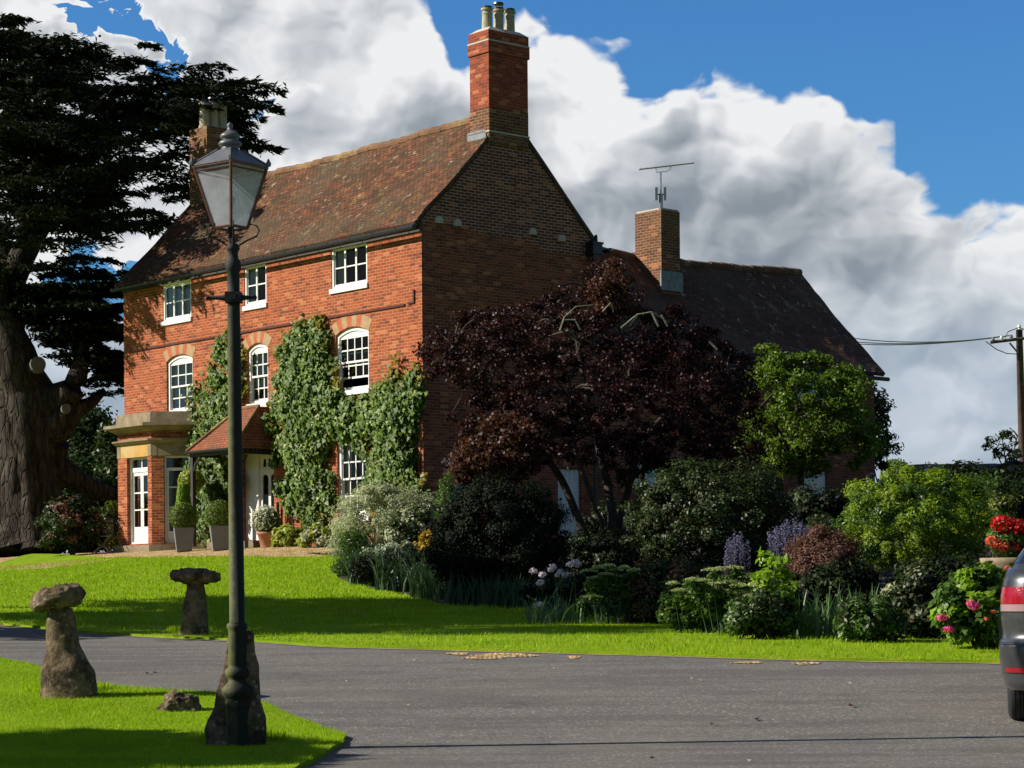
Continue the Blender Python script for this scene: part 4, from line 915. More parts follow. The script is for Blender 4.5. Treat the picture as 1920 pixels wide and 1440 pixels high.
for i, (pl, o0, o1) in enumerate(bops):
    if i == 0: continue
    window(pl, o0, o1, BASE + .14, zdoor, 0, 0, parent=house, depth=.14, fr=.05, sill=False)
    mb = MB(); D = -.15; z0, z1 = BASE + .19, zdoor - .06; zt = z1 - .32
    if i == 1:
        m_ = (o0 + o1) / 2
        pbox(mb, pl, o0 + .05, o1 - .05, zt - .02, zt + .1, D - .04, D + .02); pbox(mb, pl, m_ - .02, m_ + .02, zt + .1, z1, D - .03, D + .0)
        for a, b in ((o0 + .055, m_ - .005), (m_ + .005, o1 - .055)):
            pbox(mb, pl, a, a + .07, z0, zt - .022, D - .04, D); pbox(mb, pl, b - .07, b, z0, zt - .022, D - .04, D); pbox(mb, pl, a + .07, b - .07, z0, z0 + .42, D - .035, D - .004); pbox(mb, pl, a + .07, b - .07, zt - .12, zt - .022, D - .035, D - .004)
            for k in (1, 2): q = z0 + .42 + (zt - .12 - z0 - .42) * k / 3; pbox(mb, pl, a + .07, b - .07, q - .018, q + .018, D - .03, D - .008)
        o = mb.build('french_door', M['white'], house)
        hb = MB(); hb.tube([pl.pt(m_ - .04, z0 + .95, D + .0), pl.pt(m_ - .04, z0 + .95, D + .05), pl.pt(m_ + .04, z0 + .95, D + .05)], .009, 6); hb.build('handle', M['blackpaint'], o)
    else:
        pbox(mb, pl, o0 + .05, o1 - .05, zt - .02, zt + .06, D - .04, D + .01); pbox(mb, pl, o0 + .05, o1 - .05, z0, z0 + .28, D - .04, D)
        for a, b in ((o0 + .055, o1 - .055),):
            pbox(mb, pl, a, a + .055, z0 + .28, zt - .022, D - .04, D); pbox(mb, pl, b - .055, b, z0 + .28, zt - .022, D - .04, D)
            for k in (1, 2): q = z0 + .28 + (zt - z0 - .3) * k / 3 + .1; pbox(mb, pl, a + .055, b - .055, q - .018, q + .018, D - .03, D - .008)
        o = mb.build('side_light', M['white'], house); curtain(pl, o0 + .1, o1 - .1, z0 + .95, zt - .03, D - .12, o, 1, 'blind')
    gb = MB(); gb.quadv([pl.pt(o0 + .05, z0, D - .02), pl.pt(o1 - .05, z0, D - .02), pl.pt(o1 - .05, z1, D - .02), pl.pt(o0 + .05, z1, D - .02)]); gb.build('pane', M['glass'], o)
    if i == 1: curtain(pl, o1 - .32, o1 - .1, z0 + .3, z1 - .5, D - .2, o, 2); curtain(pl, o0 + .07, o0 + .17, z0 + .3, z1 - .5, D - .2, o, 1)
# ------------------------------------------------------------------ front door and porch
du0, du1, dz0, dz1 = door
mb = MB(); D = -.2; dm = du1 - .0; dl = max(du0 + .16, dm - .92)
pbox(mb, PF, du0, dl, dz0, dz1, D - .05, D + .06); pbox(mb, PF, dl + .002, dm, dz1 - .10, dz1, D - .05, D + .05); pbox(mb, PF, dm - .06, dm, dz0, dz1 - .102, D - .05, D + .05)
df = mb.build('door_frame', M['white'], house, bevel=.008)
mb = MB(); z1 = dz1 - .105; zf = z1 - .36; a0, a1 = dl + .004, dm - .064
pbox(mb, PF, a0, a1, dz0 + .02, dz0 + .62, D - .04, D + .0); pbox(mb, PF, a0, a1, zf - .14, zf, D - .04, D + .02)
for q in (a0, (a0 + a1) / 2 - .05, a1 - .1): pbox(mb, PF, q, q + .1, dz0 + .62, zf - .14, D - .04, D)
for lo_u, hi_u in ((a0 + .1, (a0 + a1) / 2 - .05), ((a0 + a1) / 2 + .05, a1 - .1)):
    top_ = zf - .14; w = hi_u - lo_u       # arched heads
    loop = [(lo_u, top_), (lo_u, top_ - w * .5)] + [(lo_u + w / 2 - w / 2 * math.cos(t), top_ - w * .5 + w * .46 * math.sin(t)) for t in np.linspace(0, math.pi, 11)[1:-1]] + [(hi_u, top_ - w * .5), (hi_u, top_)]
    wallmesh(mb, PF, loop, d=D - .003)
    wallmesh(mb, PF, [(lo_u + .02, dz0 + .12), (hi_u - .02, dz0 + .12), (hi_u - .02, dz0 + .5), (lo_u + .02, dz0 + .5)], d=D + .012)
wallmesh(mb, PF, [(a0, zf), (a1, zf), (a1, z1), (a0, z1)], [[(a0 + .1 + k * (a1 - a0 - .2) / 3 + .02, zf + .05), (a0 + .1 + (k + 1) * (a1 - a0 - .2) / 3 - .02, zf + .05), (a0 + .1 + (k + .5) * (a1 - a0 - .2) / 3 + .05, zf + .26), (a0 + .1 + (k + .5) * (a1 - a0 - .2) / 3 - .05, zf + .26)] for k in range(3)], .02, d=D)
fd = mb.build('front_door', M['white'], house)
mb = MB(); pbox(mb, PF, a0 + .05, a1 - .05, dz0 + .5, z1 - .05, D - .035, D - .03); mb.build('pane', M['glass'], fd)
mb = MB(); mb.lathe(PF.pt(a1 - .06, dz0 + 1.0, D + .03), [(0, .02), (.03, .03), (.05, .01)], 8); mb.build('handle', M['copper'], fd)
mb = MB(); pbox(mb, PF, du0 - .3, du1 + .35, BASE - .1, BASE + .11, .0, .9); mb.build('doorstep', M['sand'], house)
pe = 1.25
pu_l = -front(350, 848, pe)[0]; pu_r = -front(513, 840, 0)[0]; pz = front(352, 847, pe)[1]; pap = front(486, 765, 0.02); pzt = pap[1]; pu_t0, pu_t1 = -front(466, 768, .02)[0], -front(503, 766, .02)[0]
mb = MB()
for u in (pu_l + .12, pu_r - .12):
    pbox(mb, PF, u - .05, u + .05, BASE, pz - .12, pe - .17, pe - .07)
    for sg in (1, -1):
        if (u < 0 and sg * ((pu_l + pu_r) / 2 - u) > 0): mb.tube([PF.pt(u + sg * .04, pz - .55, pe - .12), PF.pt(u + sg * .14, pz - .3, pe - .12), PF.pt(u + sg * .4, pz - .14, pe - .12)], .035, 6)
pbox(mb, PF, pu_l + .02, pu_r - .02, pz - .14, pz - .02, pe - .19, pe - .05)
for u in (pu_l + .07, pu_r - .17): pbox(mb, PF, u, u + .1, pz - .139, pz - .021, .005, pe - .19)
n = 7
for k in range(n): u = pu_r - .10; q = .1 + k * (pe - .3) / n; pbox(mb, PF, u + .03, u + .12, pz - .08, pz - .01, q, q + .06)
porch = mb.build('porch', M['timber'], house)
mb = MB(); A, B, Cc, Dd = PF.pt(pu_l, pz, 0.), PF.pt(pu_l, pz, pe), PF.pt(pu_r, pz, pe), PF.pt(pu_r, pz, 0.)
T0, T1 = PF.pt(pu_t0, pzt, .02), PF.pt(pu_t1, pzt, .02); T0f, T1f = PF.pt(pu_t0 + .02, pzt, .3), PF.pt(pu_t1 - .02, pzt, .3)
roofslab(mb, B, Cc, T0f, T1f, 14, 8, .06, .015); roofslab(mb, Cc, Dd, T1f, T1, 10, 8, .06, .015); roofslab(mb, A, B, T0, T0f, 10, 8, .06, .015); mb.quadv([T0, T0f, T1f, T1])
pr = mb.build('porch_roof', M['roof_porch'], house)
mb = MB()
for p, q in ((B, T0f), (Cc, T1f), (T0f, T1f)):
    mb.tube([p.lerp(q, t) + Vector((0, 0, .01)) for t in np.linspace(0, 1, 5)], .05, 7)
mb.build('hip_tiles', M['ridge'], pr)
mb = MB(); mb.tube([PF.pt(pu_l, pz - .03, pe + .04), PF.pt(pu_r, pz - .03, pe + .04)], .04, 7); mb.build('porch_gutter', M['blackpaint'], porch)
mb = MB(); u = -front(526, 990, 0)[0]; mb.tube([PF.pt(u, BASE, .08), PF.pt(u, BASE + 1.1, .08)], .04, 8); mb.build('drain_pipe', M['blackpaint'], house)

# ------------------------------------------------------------------ climbers on the front
def climber(name, label, poly, n, tips=(), s0=.06, s1=.36, size=.125, mat='ivy', clumps=260):
    n = int(n * 1.6)
    x, y = sample_poly(poly, clumps); e = edist(poly, x, y); cs = []; x = x + rng.normal(0, 5, clumps); y = y + rng.normal(0, 6, clumps)
    for i in range(clumps):
        if e[i] < 26 and mnoise.noise(Vector((x[i] / 24, y[i] / 24, 4.))) < -.12: j = random.randrange(clumps); x[i], y[i], e[i] = x[j] + random.uniform(-4, 4), y[j] + random.uniform(-4, 4), e[j]
    for i in range(clumps):
        s = s0 + (s1 - s0) * min(1, e[i] / 30) * random.uniform(.5, 1); a, z = front(x[i], y[i], s * .6); cs.append(Hs(a, s * .6, z))
    cs = np.array([tuple(c) for c in cs]); per = n // clumps
    c = np.repeat(cs, per, 0); rr = np.repeat(rng.uniform(.16, .34, clumps), per)[:, None]
    d_ = unit(rng.normal(size=(len(c), 3))); nrm = np.array([-dR.x, -dR.y, 0.]); P = c + d_ * rr * rng.uniform(.4, 1, (len(c), 1))
    s = -((P[:, 0] - C0.x) * dR.x + (P[:, 1] - C0.y) * dR.y); P += np.where(s < .04, .05 - s, 0)[:, None] * nrm
    root = empty(name, (float(cs[:, 0].mean()), float(cs[:, 1].mean()), BASE)); tag(root, label, 'climber', 'climbers on the house front')
    Nn = d_ * .5 + nrm * 1. + np.array([0, 0, .55]) + rng.normal(size=P.shape) * .35
    D_ = np.array([0, 0, -1.]) + rng.normal(size=P.shape) * .5
    sz = size * rng.uniform(.55, 1.3, len(P)); leafmesh('foliage', P, Nn, sz, sz * .85, M[mat], root, D_)
    tips = list(tips); ex, ey = sample_poly(poly, 400); ed_ = edist(poly, ex, ey); k_e = np.argsort(ed_)[:26]; pc = np.array(poly, float).mean(0)
    for q in k_e:
        vx_, vy_ = (ex[q] - pc[0]) * .5, -abs(ey[q] - pc[1]) * .3 - 20; ll = math.hypot(vx_, vy_); ln_ = random.uniform(8, 26)
        for t in np.linspace(0, 1, 6): tips.append((ex[q] + vx_ / ll * ln_ * t, ey[q] + vy_ / ll * ln_ * t, 3, 1.6))
    if tips:
        Q = []
        for (tx, ty, n_, r_) in tips:
            xs_ = rng.normal(tx, r_, n_); ys_ = rng.normal(ty, r_ * 1.3, n_)
            for a_, b_ in zip(xs_, ys_): a, z = front(a_, b_, .12); Q.append(tuple(Hs(a, .12 + random.uniform(-.05, .1), z)))
        Q = np.array(Q); leafmesh('young_leaves', Q, nrm + rng.normal(size=Q.shape) * .5 + np.array([0, 0, .3]), np.full(len(Q), .13), np.full(len(Q), .10), M['ivy_tip'], root)
    mb = MB(); x, y = sample_poly(poly, 14)
    for i in range(14):
        a, z = front(x[i], y[i], .04); p = [Hs(a, .04, z)]; aa, zz_ = a, z
        while zz_ > BASE + .1: zz_ -= .5; aa += random.uniform(-.12, .12); p.append(Hs(aa, .03, max(zz_, BASE)))
        if len(p) > 1: mb.tube(p, [.008 + .018 * k / len(p) for k in range(len(p))], 5)
    mb.build('stem', M['bark'], root)
climber('climbing_vine', 'dense glossy climber growing behind the porch, left of the lamp post', [(426, 632), (412, 655), (392, 690), (368, 735), (352, 790), (338, 850), (345, 935), (360, 1016), (440, 1018), (452, 840), (452, 660)], 9500, [(424, 640, 60, 8), (395, 810, 130, 16), (375, 790, 60, 14), (360, 830, 40, 10)])
climber('climbing_vine', 'tall green climber between the front door and the lower sash window', [(560, 612), (598, 606), (612, 640), (624, 690), (634, 742), (646, 756), (680, 760), (714, 752), (716, 812), (684, 818), (640, 808), (620, 826), (618, 930), (606, 985), (578, 988), (560, 950), (534, 942), (524, 905), (521, 850), (513, 800), (525, 720), (541, 640)], 22000, [(565, 612, 60, 7), (597, 604, 50, 6), (580, 640, 130, 17), (545, 680, 70, 12), (528, 740, 50, 9), (520, 790, 30, 6)], clumps=430)
climber('climbing_vine', 'bushy climber at the house corner, right of the sash windows', [(735, 710), (752, 722), (786, 700), (790, 740), (783, 810), (776, 860), (790, 905), (796, 940), (710, 955), (701, 915), (698, 840), (684, 790), (688, 755), (712, 738)], 12500, [(736, 700, 60, 8), (783, 700, 50, 7), (742, 670, 14, 5), (715, 740, 50, 9), (760, 730, 60, 12)], clumps=280)

# ------------------------------------------------------------------ generic planting
def tubeset(name, paths, mat, parent, n=6):
    mb = MB()
    for p, r in paths: mb.tube(p, r, n)
    return mb.build(name, M[mat], parent, smooth=True)
def shrub(name, label, cat, poly, Y, depth, mats, n, size, aspect=.55, clump=.22, nclump=90, group=None, up=.5, jit=.6, stems=7, base=None, flat=.8, fold=.25):
    """poly: pixel outline of the plant in the photograph, put at depth Y with real thickness"""
    A = np.array(poly, float); bx = (A[:, 0].min() + A[:, 0].max()) / 2 if base is None else base; b = atY(bx, Y)
    root = empty(name, b); tag(root, label, cat, group)
    Cn, _ = clump_centres(poly, Y, depth, nclump, 0); gz = h(Cn[:, 0], Cn[:, 1]); Cn[:, 2] = np.maximum(Cn[:, 2], gz + clump * .4)
    mats = mats if isinstance(mats, (list, tuple)) else [mats]
    for k, mt in enumerate(mats):
        cc_ = Cn[k::len(mats)]; P, d_ = blobs(cc_, clump, max(1, n // len(mats) // max(1, len(cc_))), flat); P[:, 2] = np.maximum(P[:, 2], h(P[:, 0], P[:, 1]) + .02)
        cen = Cn.mean(0); outw = unit(P - cen)
        Nn = d_ * .5 + outw * .6 + np.array([0, 0, up]) + rng.normal(size=P.shape) * jit
        leafmesh('foliage', P, Nn, np.full(len(P), size), np.full(len(P), size * aspect), M[mt], root, outw * .8 + rng.normal(size=P.shape) * .6, fold)
    if stems:
        ps = []
        for i in range(stems):
            c = Vector(Cn[random.randrange(len(Cn))]); m_ = b.lerp(c, .5) + Vector((random.uniform(-.1, .1), random.uniform(-.1, .1), .05)); ps.append(([b + Vector((random.uniform(-.1, .1), random.uniform(-.1, .1), -.03)), m_, c], [.025, .016, .006]))
        tubeset('stem', ps, 'bark', root)
    return root
def dome(x0, x1, yt, yb, k=14, rough=.10, sq=2.4):
    cx, w, hh = (x0 + x1) / 2, (x1 - x0) / 2, yb - yt; P = [(x0 + 4, yb)]
    for t in np.linspace(math.pi, 0, k):
        q = 1 + random.uniform(-rough, rough); c, s_ = math.cos(t), math.sin(t); P.append((cx + w * math.copysign(abs(c) ** (2 / sq), c) * q, yb - hh * max(.0, s_) ** (2 / sq) * q))
    P.append((x1 - 4, yb)); return P
def blades(name, label, cat, px, py, Y, wpx, dpt, n, hgt, w, mat, spread=.35, group=None, extra=None, droop=.5):
    b = atY(px, Y); hw = wpx / F * Y / 2; root = empty(name, b); tag(root, label, cat, group)
    x = b.x + rng.uniform(-hw, hw, n); y = b.y + rng.uniform(-dpt, dpt, n); z = h(x, y)
    seg = 5; an = rng.uniform(0, 2 * math.pi, n); out = rng.uniform(.1, 1, n) * spread; hh = hgt * rng.uniform(.6, 1.15, n); ww = w * rng.uniform(.7, 1.2, n)
    fa = rng.uniform(0, math.pi, n); sd = np.column_stack([np.cos(fa), np.sin(fa) * .6, 0 * fa]); V = []
    for k in range(seg + 1):
        t = k / seg; wid = ww * (1 - t ** 2.2) * .5 + .0008
        cx = x + np.cos(an) * out * hh * t ** 1.8; cy = y + np.sin(an) * out * hh * t ** 1.8; cz = z + hh * (t - droop * out * t ** 3)
        c = np.column_stack([cx, cy, cz]); V.append(c - sd * wid[:, None]); V.append(c + sd * wid[:, None])
    V = np.stack(V, 1).reshape(-1, 3); m_ = 2 * (seg + 1); f = np.array([[2 * k, 2 * k + 1, 2 * k + 3, 2 * k + 2] for k in range(seg)]); Fc = (np.arange(n)[:, None, None] * m_ + f[None]).reshape(-1, 4)
    npmesh('leaf_blades', V, Fc, M[mat], root); return root
def flowers(parent, pts, per, rad, size, mat, name='flower', flat=.6):
    out = []
    for p in pts:
        P, d_ = blobs(np.array([tuple(p)]), rad, per, flat, .5); leafmesh(name, P, d_ + rng.normal(size=P.shape) * .3 + np.array([0, 0, .3]), np.full(len(P), size), np.full(len(P), size * .9), M[mat], parent)
def ground_under(px, Y): return atY(px, Y)

# purple-leaved tree in the middle of the bed
def limb(path, r0, r1, wob=.06):
    P = [Vector(p) for p in path]; o = []; n = (len(P) - 1) * 4
    for i in range(n + 1):
        t = i / n * (len(P) - 1); k = min(int(t), len(P) - 2); q = P[k].lerp(P[k + 1], t - k); q += Vector((mnoise.noise(q * 1.3), mnoise.noise(q * 1.3 + Vector((5, 0, 0))), mnoise.noise(q * 1.3 + Vector((0, 5, 0))))) * wob; o.append(q)
    return o, [r0 + (r1 - r0) * i / n for i in range(n + 1)]
def tree(name, label, cat, basepx, Y, poly, depth, limbs, leaf, n, size, clump, nclump, bark='bark', trunk_r=.12, aspect=.6, up=.3, group=None, tw=60, flat=.7, extra=None, fold=.25):
    b = atY(basepx, Y); root = empty(name, b); tag(root, label, cat, group)
    ps = []; ends = []
    for L_ in limbs:     # each limb: list of (px, py, dY)
        pts_ = [Pt(x, y, Y + dy) for x, y, dy in L_[0]]; pp, rr = limb(pts_, L_[1], L_[2]); ps.append((pp, rr)); ends += pp[len(pp) // 2:]
    tubeset('trunk', ps, bark, root, 10)
    Cn, _ = clump_centres(poly, Y, depth, nclump, 0)
    tws = []
    for i in range(tw):
        c = Vector(Cn[random.randrange(len(Cn))]); e = min(ends, key=lambda q: (q - c).length); m_ = e.lerp(c, .5) + Vector((0, 0, .1)); tws.append(([e, m_, c], [.03, .018, .006]))
    if tws: tubeset('branch', tws, bark, root, 5)
    per = n // nclump; P, d_ = blobs(Cn, clump, per, flat, .3); outw = unit(P - Cn.mean(0))
    Nn = d_ * .4 + outw * .3 + np.array([0, 0, up]) + rng.normal(size=P.shape) * .7
    leafmesh('crown', P, Nn, np.full(len(P), size), np.full(len(P), size * aspect), M[leaf], root, None, fold)
    return root
YP = 43.5
pt_poly = [(796, 628), (845, 600), (905, 575), (960, 588), (1010, 560), (1042, 520), (1058, 560), (1105, 510), (1150, 488), (1185, 520), (1205, 585), (1240, 560), (1275, 575), (1300, 600), (1350, 620), (1400, 660), (1420, 720), (1418, 800), (1420, 870), (1350, 905), (1250, 890), (1190, 915), (1140, 890), (1080, 868), (1020, 880), (960, 900), (905, 910), (860, 890), (838, 840), (850, 790), (885, 745), (850, 720), (800, 705), (790, 665)]
pt = tree('purple_leaved_tree', 'spreading dark purple leaved tree in front of the shaded gable wall', 'tree', 1130, YP, pt_poly, 2.3,
     [([(1110, 1060, 0), (1092, 985, 0), (1050, 900, -.1), (1000, 820, -.3), (920, 720, -.4), (850, 650, -.3)], .10, .03), ([(1140, 1065, .1), (1150, 960, .1), (1130, 860, .2), (1100, 740, .3), (1080, 640, .2), (1050, 540, .2)], .11, .02),
      ([(1160, 1060, .2), (1170, 950, .2), (1200, 830, .3), (1280, 740, .4), (1360, 690, .3)], .10, .02), ([(1165, 1062, -.2), (1185, 970, -.2), (1210, 860, -.4), (1180, 700, -.4), (1150, 560, -.2)], .08, .02), ([(1120, 1062, 0), (1128, 980, -.3), (1080, 860, -.8), (1060, 740, -.9), (1090, 640, -.8)], .06, .02)],
     'purple', 68000, .068, .22, 760, tw=160, aspect=.7)
fr = [[(1050, 620), (1058, 595), (1080, 575), (1112, 572)], [(1058, 600), (1078, 600), (1088, 618)], [(1165, 615), (1195, 590), (1222, 585), (1255, 605)], [(1195, 592), (1180, 612)], [(1222, 586), (1235, 612)], [(1130, 585), (1145, 568), (1150, 585)], [(1240, 590), (1252, 612)], [(1330, 640), (1345, 655)]]
for f_ in fr: mb = MB(); q = [Pt(x, y, YP - 2.0) for x, y in f_]; mb.tube(q, [.024 - .005 * k for k in range(len(q))], 6); mb.build('bare_branch', M['bark_l'], pt)
Cn, _ = clump_centres([(845, 890), (880, 800), (960, 780), (1010, 830), (985, 900), (900, 915)], YP - 1.6, .6, 60)
P, d_ = blobs(Cn, .26, 90); leafmesh('lower_spray', P, d_ + rng.normal(size=P.shape) * .6, np.full(len(P), .085), np.full(len(P), .06), M['purple2'], pt)
Cn, _ = clump_centres([(1105, 515), (1150, 492), (1185, 525), (1190, 580), (1110, 590)], YP - 1.0, .5, 30)
P, d_ = blobs(Cn, .24, 70); leafmesh('top_spray', P, d_ + rng.normal(size=P.shape) * .6, np.full(len(P), .085), np.full(len(P), .06), M['purple2'], pt)
# green tree in front of the wing
gt_poly = [(1404, 720), (1420, 690), (1440, 650), (1446, 640), (1452, 676), (1480, 670), (1500, 654), (1520, 672), (1548, 650), (1556, 680), (1590, 700), (1618, 722), (1640, 760), (1648, 810), (1640, 856), (1600, 872), (1560, 880), (1520, 892), (1470, 885), (1430, 872), (1402, 840), (1392, 780)]
tree('round_crowned_tree', 'small bright green tree with round crown before the wing', 'tree', 1503, 47., gt_poly, 1.4, [([(1505, 960, 0), (1502, 890, 0), (1500, 830, 0), (1490, 740, 0), (1470, 690, 0)], .085, .02), ([(1502, 880, 0), (1530, 820, .2), (1580, 760, .3)], .05, .015), ([(1501, 870, 0), (1460, 810, -.2), (1430, 760, -.2)], .05, .015)], 'maple', 26000, .085, .27, 210, tw=60)
# shrub at the far end of the wing and trees far behind
shrub('leafy_bush', 'tall thin leaved bush at the far right corner of the wing', 'bush', [(1625, 720), (1655, 745), (1668, 800), (1668, 850), (1706, 815), (1690, 845), (1668, 870), (1650, 880), (1625, 870)], 64.5, .8, 'laurel', 2600, .13, clump=.25, nclump=60)
# ------------------------------------------------------------------ cedar
YC = 67.
cb = atY(62, YC); cedar = empty('cedar_tree', cb); tag(cedar, 'huge old cedar with flat layered dark branches left of the house', 'tree')
tr = []
def cl(path, r0, r1): tr.append(limb([Pt(x, y, YC + d) for x, y, d in path], r0, r1, .15))
def cl2(path, rs):
    P = [Pt(x, y, YC + d) for x, y, d in path]; o, _ = limb(P, 1, 1, .12); n = len(o); tr.append((o, [float(np.interp(i / (n - 1) * (len(P) - 1), range(len(P)), rs)) for i in range(n)]))
cl2([(52, 1030, 0), (50, 960, 0), (48, 880, 0), (52, 800, 0), (45, 740, 0), (20, 660, -.3), (-10, 590, -.3), (-15, 500, 0)], [1.5, 1.1, 1.0, .95, .95, .7, .55, .45])
for k in range(9):
    an = k * .7; rr_ = .85
    cl2([(52 + 62 * rr_ * 1.3 * math.cos(an), 1034, -rr_ * 1.5 * math.sin(an)), (50 + 50 * rr_ * math.cos(an), 960, -rr_ * math.sin(an)), (50 + 42 * rr_ * math.cos(an + .1), 860, -.9 * rr_ * math.sin(an)), (48 + 44 * rr_ * math.cos(an + .3), 770, -.8 * rr_ * math.sin(an)), (30 + 30 * math.cos(an + .5), 690, -.5 * math.sin(an))], [.42, .36, .33, .34, .2])
cl2([(30, 700, 0), (-5, 620, .5), (20, 530, .5), (60, 440, .6), (100, 385, .6), (150, 330, .6)], [.7, .5, .42, .38, .33, .22])
cl2([(80, 770, 0), (115, 745, -.4), (140, 735, -.6), (148, 690, -.6), (160, 620, -.4)], [.7, .5, .36, .26, .14])
cl2([(70, 780, 0), (105, 800, -.2), (122, 780, -.4), (160, 760, -.2), (200, 730, 0)], [.75, .6, .42, .24, .1])
cl2([(100, 830, 0), (85, 870, .2), (150, 905, .6), (215, 930, 1.2)], [.5, .6, .34, .22])
cl2([(80, 420, .6), (140, 400, 0), (220, 330, 0), (330, 290, 1)], [.3, .22, .16, .08]); cl2([(20, 520, .5), (-30, 420, 1), (-20, 250, 0), (60, 160, 0)], [.4, .35, .25, .1])
cl2([(130, 350, .6), (200, 250, 1.5), (300, 200, 2), (420, 190, 3)], [.22, .18, .12, .05]); cl2([(60, 450, .6), (30, 350, -2), (120, 250, -3), (200, 180, -3)], [.25, .2, .12, .05])
tubeset('trunk', tr, 'cedar_bark', cedar, 18)
for x, y, r_, d in ((190 * .375 + 0, 683, .42, -1.0), (124, 766, .26, -.95)):
    mb = MB(); p = Pt(x, y, YC + d); nv = Vector((.35, -1, .1)).normalized(); mb.tube([p - nv * .25, p + nv * .06], [r_ * .6, r_ * .55], 14); mb.build('sawn_stump', M['sawn'], cedar)
# foliage plates
cp_main = [(-60, 60), (0, 50), (60, 75), (100, 78), (150, 105), (240, 125), (290, 140), (330, 150), (370, 142), (420, 165), (450, 160), (488, 178), (470, 200), (440, 232), (430, 262), (420, 285), (380, 330), (355, 392), (330, 405), (310, 430), (285, 425), (240, 432), (200, 440), (165, 452), (130, 440), (100, 455), (60, 470), (30, 500), (-60, 520)]
cp_mid = [(430, 240), (500, 285), (498, 300), (440, 290), (410, 262)]
cp_low = [(60, 508), (130, 505), (215, 512), (236, 535), (236, 735), (205, 745), (188, 700), (170, 660), (110, 650), (60, 615), (30, 598), (70, 570), (50, 540)]
def cedar_pads(poly, n, Yc, dep, pad, per, dens_top=0.):
    x, y = sample_poly(poly, n); e = edist(poly, x, y)
    Yq = Yc + rng.uniform(-1, 1, n) * dep * np.clip(e / 60, .25, 1)
    C = PtA(x, y, Yq); s = -((C[:, 0] - C0.x) * dR.x + (C[:, 1] - C0.y) * dR.y); a = (C[:, 0] - C0.x) * dL.x + (C[:, 1] - C0.y) * dL.y
    return C
def cedar_mesh(nm, C, pad, per, mat='cedar'):
    C = C.copy(); C[:, 2] = np.round(C[:, 2] / .7) * .7 + rng.normal(0, .2, len(C))
    n = len(C); r = pad * rng.uniform(.6, 1.3, n); ctr = np.array([cb.x, cb.y])
    out = C[:, :2] - ctr; out = out / np.linalg.norm(out, axis=1, keepdims=True)
    c = np.repeat(C, per, 0); rr = np.repeat(r, per); oo = np.repeat(out, per, 0)
    al = rng.uniform(-1, 1.1, len(c)); la = rng.normal(0, .42, len(c)) * (1 - .45 * np.clip(al, 0, 1)); pr = np.column_stack([-oo[:, 1], oo[:, 0]])
    P = c.copy(); P[:, :2] += oo * (al * rr)[:, None] + pr * (la * rr)[:, None]
    P[:, 2] += rr * (-.20 * al ** 2 * (al > 0) + .10 * al) + rng.normal(0, .035, len(c))
    D = np.column_stack([oo * (.8 + .0 * al[:, None]) + pr * (la * 1.6)[:, None] + rng.normal(0, .35, (len(c), 2)), rng.normal(-.12, .22, len(c))])
    Nn = np.array([0, 0, 1.]) + rng.normal(size=P.shape) * .45
    leafmesh(nm, P, Nn, np.full(len(P), .30), np.full(len(P), .085), M[mat], cedar, D, .1)
Cm = np.vstack([cedar_pads(cp_main, 125, YC + 1.5, 5., 1., 0), cedar_pads([(-60, 60), (0, 50), (100, 78), (240, 125), (250, 300), (200, 430), (60, 460), (-60, 500)], 70, YC - 5., 2.5, 1., 0), cedar_pads([(-60, 60), (0, 50), (60, 75), (240, 125), (370, 142), (420, 165), (400, 250), (320, 330), (150, 330), (-60, 330)], 85, YC + 2, 5.5, 1., 0)])
out_h = lambda C: ~(((-((C[:, 0] - C0.x) * dR.x + (C[:, 1] - C0.y) * dR.y)) < .8) & ((-((C[:, 0] - C0.x) * dR.x + (C[:, 1] - C0.y) * dR.y)) > -W - .8) & (((C[:, 0] - C0.x) * dL.x + (C[:, 1] - C0.y) * dL.y) < L + 1.0) & (C[:, 2] < 14.2))
Cm = Cm[out_h(Cm)]; cedar_mesh('crown', Cm, 1.0, 250)
Cl = cedar_pads(cp_low, 95, YC - .2, 1.6, .8, 0); Cl = np.vstack([Cl[out_h(Cl)], PtA(np.array([45, 65, 60, 80, 66.]), np.array([600, 606, 585, 565, 548.]), np.full(5, YC + 1.))]); cedar_mesh('lower_bough', Cl, .8, 210)
tips_ = np.vstack([PtA(np.array(a_, float)[:, 0], np.array(a_, float)[:, 1], np.full(len(a_), YC + 3.)) for a_ in ([(430, 165), (455, 172), (475, 178), (440, 205), (460, 212), (440, 190), (405, 150), (370, 140), (330, 150), (280, 108 + 25), (235, 118), (180, 100), (120, 80)], [(440, 255), (465, 275), (485, 280), (450, 290), (420, 245), (500, 288), (440, 232), (452, 222)])])
cedar_mesh('branch_tips', tips_, .55, 120)
tags_ = [([(20, 590), (60, 600), (40, 615), (30, 570), (60, 545)], YC)]

# shrubs and trees at the left
tree('background_tree', 'rounded dark tree beyond the cedar, left of the bay', 'tree', 150, 92., [(88, 830), (95, 790), (130, 770), (170, 768), (200, 800), (222, 830), (232, 960), (88, 960)], 2.5, [([(150, 980, 0), (152, 900, 0), (155, 830, 0)], .3, .1)], 'tree_far', 15000, .22, .7, 120, tw=20)
tree('background_tree', 'paler green tree just behind the left corner of the bay', 'tree', 205, 84., [(190, 830), (205, 800), (225, 810), (232, 880), (225, 960), (192, 960)], 1., [([(208, 980, 0), (208, 900, 0), (208, 850, 0)], .12, .05)], 'laurel', 4000, .2, .5, 50, tw=10)
shrub('rose_bush', 'dark rose bush with pinkish stems at the foot of the cedar', 'bush', dome(80, 186, 932, 1022), 61., .9, ['laurel', 'dark', 'laurel', 'brownred', 'laurel'], 6500, .12, clump=.26, nclump=90)
shrub('yellow_edged_bush', 'small yellow and green bush against the left side of the bay', 'bush', dome(188, 222, 945, 1020), 62.5, .45, ['laurel', 'box'], 2200, .10, clump=.2, nclump=40)
